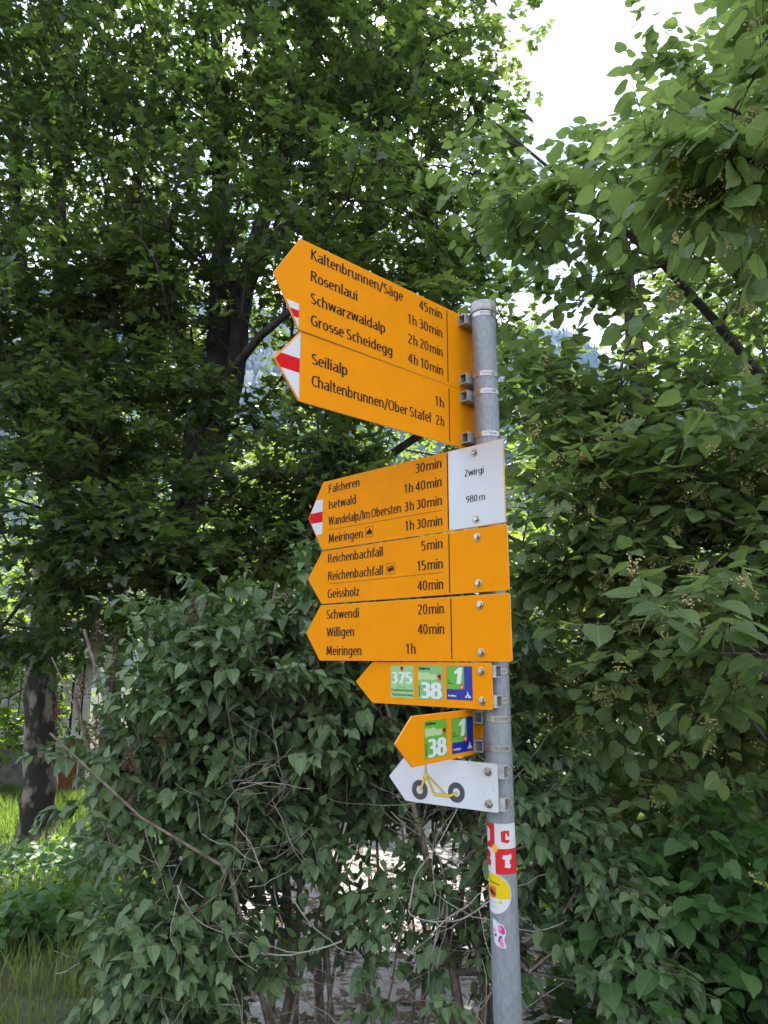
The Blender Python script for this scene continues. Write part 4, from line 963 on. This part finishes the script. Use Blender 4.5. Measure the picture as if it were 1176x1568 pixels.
# linden on the right
b = g3(2.75, 3.7)
def cull_l(A): 
    return ~((A[:, 0] < 1.25) & (A[:, 2] > 4.2) & (A[:, 1] > 2.3)) & ~((A[:, 2] > 3.05) & (A[:, 2] < 3.45) & (A[:, 0] < 1.35) & (A[:, 1] > 2.4))
root_l, Bl, Sl, rl, sk = plant('linden_tree', 'flowering linden with heart-shaped leaves filling the right side', 'tree', b,
      [([b, (2.75, 3.7, 1.5), (2.65, 3.7, 3.2), (2.5, 3.6, 5), (2.4, 3.5, 7)], [.2, .17, .14, .10, .03]),
       ([(2.72, 3.7, 1.55), (2.0, 3.55, 1.75), (1.45, 3.4, 2.05), (1.0, 3.3, 2.25), (.55, 3.2, 2.45), (.1, 3.1, 2.52)], [.05, .034, .024, .015, .008, .004]),
       ([(2.7, 3.7, 2.2), (2.0, 3.4, 2.9), (1.4, 3.2, 3.5), (.9, 3.1, 3.9), (.55, 3.0, 4.15)], [.045, .030, .018, .010, .004]),
       ([(2.6, 3.7, 3.4), (2.35, 3.4, 3.7), (2.1, 3.2, 3.9), (1.9, 3.1, 4.05)], [.035, .022, .012, .005]),
       ([(2.7, 3.6, 2.0), (2.1, 2.6, 2.5), (1.5, 1.9, 2.8), (1.05, 1.6, 2.9), (.78, 1.5, 2.95)], [.03, .014, .008, .005, .003]),
       ([(2.7, 3.6, 1.3), (2.0, 2.8, 1.35), (1.45, 2.3, 1.5), (1.0, 2.05, 1.6)], [.04, .028, .016, .006])],
      [(1.75, 3.4, 2.25, 1.15, .8, .80), (1.9, 3.3, 1.3, .95, .7, .55, .8), (.16, 3.1, 2.48, .20, .18, .09, .025), (2.0, 3.4, 4.2, 1.1, .8, 1.2, .62), (1.15, 3.1, 3.75, .6, .5, .75, .25),
       (.72, 3.0, 3.75, .36, .35, .50, .09), (.92, 1.5, 2.95, .17, .22, .27, .07), (1.35, 2.1, 1.75, .40, .45, .50, .13), (1.75, 2.5, 3.2, .45, .6, .7, .3), (1.0, 2.9, 2.45, .30, .35, .40, .12), (.95, 3.2, 2.72, .42, .35, .26, .16), (.95, 2.9, 1.9, .30, .35, .5, .14), (1.6, 2.6, 2.3, .5, .6, .6, .3)],
      1320, 125, T_LIND, H_LIND, LF_LIND, M_BARKL, .070, 'lind', 21, None, k=5, L=.26, ns=3, tip_r=.0022, step=.2, cull=cull_l, flat=.7, twigm=M_TWIG, maxr=.03)
# linden blossom: bract and a few little round flowers
def blossoms(root, B, rng, n):
    ap, px, py, dep = in_view(B, np.full(len(B), .08)); ok = np.where((dep > 1.6) & (dep < 3.6) & (ap > 14) & ((py > 520) & (py < 1250) | (px > 1000)))[0]; k_ = np.argsort(dep[ok]); ok = ok[k_[:len(ok) // 2]]
    base = np.array(root.location); c = B[rng.choice(ok, n)]; c = c + nrm(np.array([0, 0, CAMZ]) - c) * .035
    V, F, T = [], [], []
    oc = np.array([(1, 0, 0), (-1, 0, 0), (0, 1, 0), (0, -1, 0), (0, 0, 1), (0, 0, -1)], float); of = np.array([(0, 2, 4), (2, 1, 4), (1, 3, 4), (3, 0, 4), (2, 0, 5), (1, 2, 5), (3, 1, 5), (0, 3, 5)])
    P = []; 
    for q in c:
        m = rng.randint(14, 30); e = q + np.array([0, 0, -.035]) + rng.normal(0, .012, (m, 3)); P.append(e)
    P = np.concatenate(P); s = rng.uniform(.0022, .0042, len(P))
    V = (P[:, None] + oc[None] * s[:, None, None]).reshape(-1, 3) - base; F = (np.arange(len(P))[:, None, None] * 6 + of[None]).reshape(-1, 3)
    link('blossom', npmesh('blossom', V, F, M_BLOSSOM), root, 'stuff')
    br = leaf_template([(0, 0), (.09, .2), (.10, .6), (0, 1)], .1, .5, .4, 0)
    t = nrm(rng.normal(0, .5, (n, 3)) + np.array([0, 0, -1.])); nn = nrm(rng.normal(0, 1, (n, 3)))
    v, f, uv, _ = place_leaves(br, c - base, t, nn, rng.uniform(.05, .075, n)); link('bract', npmesh('bract', v, f, M_BRACT, uv=uv, tint=np.repeat(rng.uniform(0, 1, n), len(br[0]))), root, 'stuff')
blossoms(root_l, Bl, rl, 420)

# shrub bottom right
b = g3(1.35, 2.7)
plant('hazel_shrub', 'low bright green leafy shrub at the bottom right beside the pole', 'shrub', b,
      [([b, (1.33, 2.7, .3), (1.25, 2.65, .7)], [.015, .013, .006]), ([(1.34, 2.7, .1), (1.6, 2.6, .5), (1.7, 2.5, .8)], [.014, .011, .005]), ([(1.34, 2.7, .1), (1.0, 2.6, .5), (.85, 2.5, .75)], [.014, .011, .005])],
      [(1.25, 2.6, .55, .62, .35, .42), (.8, 2.5, .5, .3, .3, .3), (1.7, 2.7, .45, .5, .3, .4)],
      260, 45, T_LIND, H_HAZEL, LF_HAZEL, M_TWIG, .07, 'lind', 31, None, k=4, L=.18, ns=3, tip_r=.0018, step=.15, flat=.9)
# dark bushes behind the linden
b = g3(3.0, 7.5)
plant('maple_tree', 'shady maple filling the gap behind the linden on the right', 'tree', b,
      [([b, (3.0, 7.5, 1.5), (2.9, 7.5, 4), (2.8, 7.5, 7)], [.18, .15, .12, .04]), ([(3, 7.5, 1.6), (2.0, 7.2, 2.4), (1.2, 7.0, 2.8)], [.06, .045, .015])],
      [(2.6, 7.2, 2.2, 1.9, 1.0, 1.5), (3.4, 7.2, 4.6, 1.5, 1.2, 1.9), (1.6, 7.0, 1.4, 1.1, .8, 1.0, 2.0)],
      480, 50, T_MAPLE, H_MAPLE, LF_MAPLE, M_BARK, .115, 'maple', 15, GM, k=3, L=.32, ns=3, individuals=150, flat=.6)

# the lilac
b = g3(-.35, 3.1)
stems = [([b, (-.36, 3.1, .4), (-.42, 3.05, .9), (-.5, 3.0, 1.5), (-.45, 2.95, 1.9)], [.022, .02, .017, .013, .006])]
rs_ = random.Random(8)
for i in range(30):
    x0 = -.85 + 1.4 * (i + rs_.random()) / 30; y0 = 3.0 + rs_.uniform(-.25, .4); dx_ = rs_.uniform(-.28, .28); hgt = rs_.uniform(1.0, 1.9)
    if i < 6: dx_ -= .35
    P_ = []; ax = ay = 0.0; nseg = 8
    for q in range(nseg + 1):
        t_ = q / nseg; P_.append((x0 + dx_ * t_ ** 1.4 + ax, y0 - .06 * t_ + ay, float(gh(x0, y0)) + hgt * t_)); ax += rs_.uniform(-.055, .055); ay += rs_.uniform(-.03, .03)
    r0 = rs_.choice([.005, .007, .008, .010, .013, .018, .022]); stems.append((P_, [r0 * (1 - .7 * q / nseg) for q in range(nseg + 1)]))
# the bare crooked limb reaching out to the left
stems.append(([(-.40, 2.75, .35), (-.47, 2.62, .75), (-.52, 2.55, .90), (-.66, 2.5, 1.02), (-.80, 2.47, 1.08), (-.98, 2.45, 1.22), (-1.10, 2.42, 1.35)], [.011, .008, .0065, .0055, .0042, .003, .0016]))
root_b, Bb, Sb, rb_, skb = plant('lilac_bush', 'tall lilac bush with grey-green heart-shaped leaves and many bare stems behind the pole', 'shrub', b, stems,
      [(-.74, 2.85, 1.15, .33, .38, .50, .8), (-.50, 2.95, 1.48, .45, .40, .38, .9), (-.05, 3.05, 1.62, .52, .40, .40, .85), (.30, 3.1, 1.35, .45, .35, .45, .6), (-.68, 2.65, .60, .20, .33, .42, .5),
       (-.3, 2.95, 1.15, .6, .35, .30, .55), (.72, 2.6, .75, .22, .25, .32, .22), (-.55, 2.9, .55, .35, .3, .32, .13), (.05, 2.65, .60, .55, .3, .34, .18), (.56, 2.85, 1.0, .22, .25, .38, .24)],
      1600, 220, T_LILAC, H_LILAC, LF_LILAC, M_STEM, .057, 'lilac', 41, None, k=3, L=.16, ns=3, tip_r=.0020, step=.14, flat=.8, twigm=M_STEM, maxr=.02, individuals=300)
# fine dead twigs among the stems
def dead_twigs(root, n, rng):
    base = np.array(root.location); A, Bq, ra, rb2 = [], [], [], []
    for i in range(n):
        p = np.array([rng.uniform(-.72, .45), rng.uniform(2.4, 3.1), rng.uniform(.3, 1.2)]); d = nrm(rng.normal(0, 1, 3) + np.array([0, 0, .5])); r = rng.uniform(.0012, .0032)
        stack = [(p, d, r, rng.randint(8, 16))]
        while stack:
            p, d, r, k = stack.pop()
            for j in range(k):
                q = p + d * rng.uniform(.02, .05); r2 = r * .93; A.append(p); Bq.append(q); ra.append(r); rb2.append(r2); p = q; r = r2
                d = nrm(d + rng.normal(0, .17, 3) + np.array([0, 0, .05]))
                if rng.rand() < .16 and k > 5 and r > .001: stack.append((p, nrm(d + rng.normal(0, .9, 3)), r * .7, max(3, k // 2)))
    v, f = prisms(np.array(A), np.array(Bq), np.array(ra), np.array(rb2), 4)
    link('dead_twigs', npmesh('dead_twigs', v - base, f, M_DEAD), root, 'stuff')
dead_twigs(root_b, 125, np.random.RandomState(6))
# dried flower panicles
def panicles(root, rng):
    base = np.array(root.location); oc = np.array([(1, 0, 0), (-1, 0, 0), (0, 1, 0), (0, -1, 0), (0, 0, 1.6), (0, 0, -1.6)], float); of = np.array([(0, 2, 4), (2, 1, 4), (1, 3, 4), (3, 0, 4), (2, 0, 5), (1, 2, 5), (3, 1, 5), (0, 3, 5)])
    spots = [(-1.0, 2.5, 1.62), (-.93, 2.48, 1.56), (-1.05, 2.52, 1.45), (-1.12, 2.5, 1.38), (-.60, 2.6, 1.62), (-.62, 2.6, 1.50), (-.25, 2.62, 1.55), (-.75, 2.5, 1.30), (-.98, 2.5, 1.30), (-.30, 2.62, 1.40), (-.85, 2.48, 1.22), (-.70, 2.6, 1.72), (.0, 2.7, 1.85)]
    for s in spots:
        n = 70; t = rng.uniform(0, 1, n); P = np.array(s) + np.stack([rng.normal(0, 1, n) * .02 * (1.1 - t), rng.normal(0, 1, n) * .02 * (1.1 - t), t * .10], 1)
        sz = rng.uniform(.0016, .0034, n); V = (P[:, None] + oc[None] * sz[:, None, None]).reshape(-1, 3); F = (np.arange(n)[:, None, None] * 6 + of[None]).reshape(-1, 3)
        c = np.array(s) + np.stack([0 * t, 0 * t, t * .09], 1); v2, f2 = prisms(c, P, np.full(n, .0006), np.full(n, .0005), 3)
        v3, f3 = prisms(np.array([s]) - [[0, 0, .08]], np.array([s]) + [[0, 0, .1]], np.array([.0015]), np.array([.0007]), 4)
        f2 = np.concatenate([f2[:, [0, 1, 2]], f2[:, [0, 2, 3]]]); f3 = np.concatenate([f3[:, [0, 1, 2]], f3[:, [0, 2, 3]]])
        v, f = join([(V, F), (v2, f2), (v3, f3)]); link('dry_panicle', npmesh('dry_panicle', v - base, f, M_PANICLE), root)
panicles(root_b, np.random.RandomState(4))

# background trees, sunlit from behind
rb = random.Random(12)
bgt = [(-9, 15.5, 5.5, 'pale leafy young tree left of the barn wall'), (-1.2, 16, 7.5, None), (2.2, 14, 7.2, None), (-6.0, 24, 12, None), (-2.8, 21, 10.5, None), (.8, 23, 11.5, None), (4.6, 19, 9.5, None),
       (8.0, 22, 9.0, None), (5.0, 11.5, 5.2, None), (-11.5, 26, 15, None), (3.6, 30, 12, None), (-2.5, 33, 13.5, None), (-9, 36, 20, None), (10.5, 32, 12, None), (-15.5, 22, 9, None)]
for i, (x, y, hh, lb) in enumerate(bgt):
    b = g3(x, y); r = hh * .36; z0 = b[2]
    names = ['behind the forked trunk', 'behind the small route signs', 'far behind the lilac', 'straight beyond the lane', 'past the lane beside the pole', 'beyond the linden', 'at the edge right of the linden', 'close behind the shady maple', 'over the barn roof', 'on the far slope behind the pole', 'on the far slope behind the signs', 'on the far slope at left', 'on the far slope at right', 'at the far left beyond the barn']
    lab = lb or 'sunlit yellow-green deciduous tree ' + names[i - 1]
    plant('deciduous_tree', lab, 'tree', b,
          [([b, (x, y, z0 + hh * .3), (x + .2, y, z0 + hh * .6), (x + .1, y, z0 + hh * .9)], [hh * .022, hh * .018, hh * .012, .02])],
          [(x, y, z0 + hh * .62, r, r, hh * .36), (x + r * .5, y - .4, z0 + hh * .38, r * .7, r * .7, hh * .22), (x - r * .5, y - .5, z0 + hh * .36, r * .7, r * .7, hh * .24), (x, y - .8, z0 + hh * .14, r * .8, r * .5, hh * .12)],
          300, 50, T_DIAM if i > 2 else T_MAPLE, None, LF_GREY if i == 6 else LF_BG, M_BARK, .12 + hh * .008, 'maple', 60 + i, 'background trees beyond the lane', k=3, L=.07 * hh, ns=3, individuals=0, flat=.7, step=.8)

# ------------------------------------------------------------------ grass and undergrowth
def grass(name, label, n, region, hmin, hmax, seed, m=LF_GRASS, w=.006):
    rng = np.random.RandomState(seed); x0, x1, y0, y1 = region
    x = rng.uniform(x0, x1, n); y = y0 + (y1 - y0) * rng.uniform(0, 1, n) ** 1.2
    d = np.sqrt(((np.stack([x, y], 1)[:, None] - rd[None, ::3]) ** 2).sum(2)).min(1); cl = np.sin(x * 3.1 + 1) * np.sin(y * 2.3) + np.sin(x * 1.3 + y * 1.9)
    k = (d > 1.38) & (rng.uniform(-1.6, 1.4, n) < cl + .9); x, y, cl = x[k], y[k], cl[k]; n = len(x)
    h = rng.uniform(hmin, hmax, n) * (.8 + .25 * cl); a = rng.uniform(0, 6.28, n); le = h * rng.uniform(.1, .6, n); a2 = rng.uniform(0, 6.28, n)
    B = np.stack([x, y, gh(x, y) - .01], 1); s = np.stack([np.cos(a), np.sin(a), 0 * a], 1) * w * (.7 + y[:, None] * .08); l = np.stack([np.cos(a2) * le, np.sin(a2) * le, h], 1)
    m1 = B + l * np.array([.35, .35, .6]); V = np.stack([B - s, B + s, m1 - s * .7, m1 + s * .7, B + l], 1).reshape(-1, 3)
    F = np.concatenate([np.arange(n)[:, None] * 5 + np.array([t]) for t in ((0, 1, 3), (0, 3, 2), (2, 3, 4))])
    tag(link(name, npmesh(name, V, F, m, tint=np.repeat(rng.uniform(0, 1, n), 5))), label, 'grass', kind='stuff')
grass('grass', 'long meadow grass sloping down to the barn at left', 60000, (-12, -1.2, 4.0, 18), .12, .38, 1)
grass('grass', 'grass along the right side of the lane', 26000, (.2, 7, 5.2, 15), .12, .35, 2)
grass('grass', 'rough grass on the near bank left of the lilac', 16000, (-5, -.9, 3.0, 6.5), .04, .14, 4, w=.004)
grass('grass', 'short grass and weeds at the foot of the lilac', 5000, (-3.2, 2.6, 2.3, 4.3), .03, .1, 3, w=.004)
def undergrowth(name, label, ells, n, size, m, T, seed):
    rng = np.random.RandomState(seed); P, C = sample_crown(ells, n, max(6, n // 60), rng, .5, .5); P[:, 2] = np.maximum(P[:, 2], gh(P[:, 0], P[:, 1]) + .03)
    t = nrm(rng.normal(0, 1, (n, 3)) * np.array([1, 1, .3]) - np.array([0, 0, .3])); nn = nrm(rng.normal(0, .4, (n, 3)) + np.array([0, -.2, 1.]))
    v, f, uv, _ = place_leaves(T, P, t, nn, size * rng.uniform(.6, 1.2, n)); tag(link(name, npmesh(name, v, f, m, uv=uv, tint=np.repeat(rng.uniform(0, 1, n), len(T[0])))), label, 'undergrowth', kind='stuff')
undergrowth('undergrowth', 'leafy weeds round the foot of the mossy trunk', [(-4.3, 4.4, -.45, .9, .6, .35), (-3.4, 8.2, -.5, .8, .6, .25), (-5.4, 8.6, -.5, .5, .5, .3)], 2600, .08, LF_BG, T_MAPLE, 5)
undergrowth('undergrowth', 'dark weeds between the lilac and the mossy trunk', [(-2.6, 6.6, -.2, 1.2, .8, .35), (-2.2, 5.0, .0, .8, .5, .25)], 2400, .07, LF_HAZEL, T_LIND, 6)
undergrowth('undergrowth', 'mid-green weeds on the bank just behind the pole', [(.95, 4.2, .30, .40, .4, .40), (1.6, 5.0, .4, .7, .6, .5)], 2200, .075, LF_HAZEL, T_LIND, 8)
undergrowth('undergrowth', 'dark leafy growth on the bank behind the shrub', [(2.6, 5.4, .5, 1.4, .8, .7), (1.9, 7.2, .2, 1.0, .8, .6)], 3600, .09, LF_LIND, T_LIND, 7)

def litter():
    rng = np.random.RandomState(15); n = 1500; i = rng.randint(0, 50, n); s_ = rng.uniform(-1.5, 1.5, n); P = rd[i] + nr[i] * s_[:, None]
    P = np.stack([P[:, 0], P[:, 1], gh(P[:, 0], P[:, 1]) + .03], 1); t = nrm(rng.normal(0, 1, (n, 3)) * [1, 1, .15]); nn = nrm(rng.normal(0, .3, (n, 3)) + [0, 0, 1])
    v, f, uv, _ = place_leaves(T_MAPLE, P, t, nn, rng.uniform(.03, .08, n))
    tag(link('fallen_leaves', npmesh('fallen_leaves', v, f, mat('fallen_leaf_brown', (.16, .10, .05), .9, scale=5, col2=(.07, .06, .03)), uv=uv)), 'fallen leaves and litter scattered on the gravel lane', 'fallen leaves', kind='stuff')
litter()
# ------------------------------------------------------------------ haze
HAZE = 0.00017
hz = bpy.data.materials.new('haze'); hz.use_nodes = True; t = hz.node_tree; t.nodes.clear()
o_ = t.nodes.new('ShaderNodeOutputMaterial'); pv = t.nodes.new('ShaderNodeVolumePrincipled'); pv.inputs['Color'].default_value = (.34, .55, .95, 1); pv.inputs['Density'].default_value = HAZE
t.links.new(pv.outputs[0], o_.inputs['Volume'])
hb = link('haze', MB().box(-2300, 2300, -60, 2100, -230, 900).me('haze', hz)); tag(hb, 'thin blue air haze in front of the mountain', 'haze', kind='stuff')
print('TRIS', sum(sum(len(p.vertices) - 2 for p in me.polygons) if len(me.polygons) < 5000 else len(me.polygons) * (me.polygons[0].loop_total - 2) for me in bpy.data.meshes))
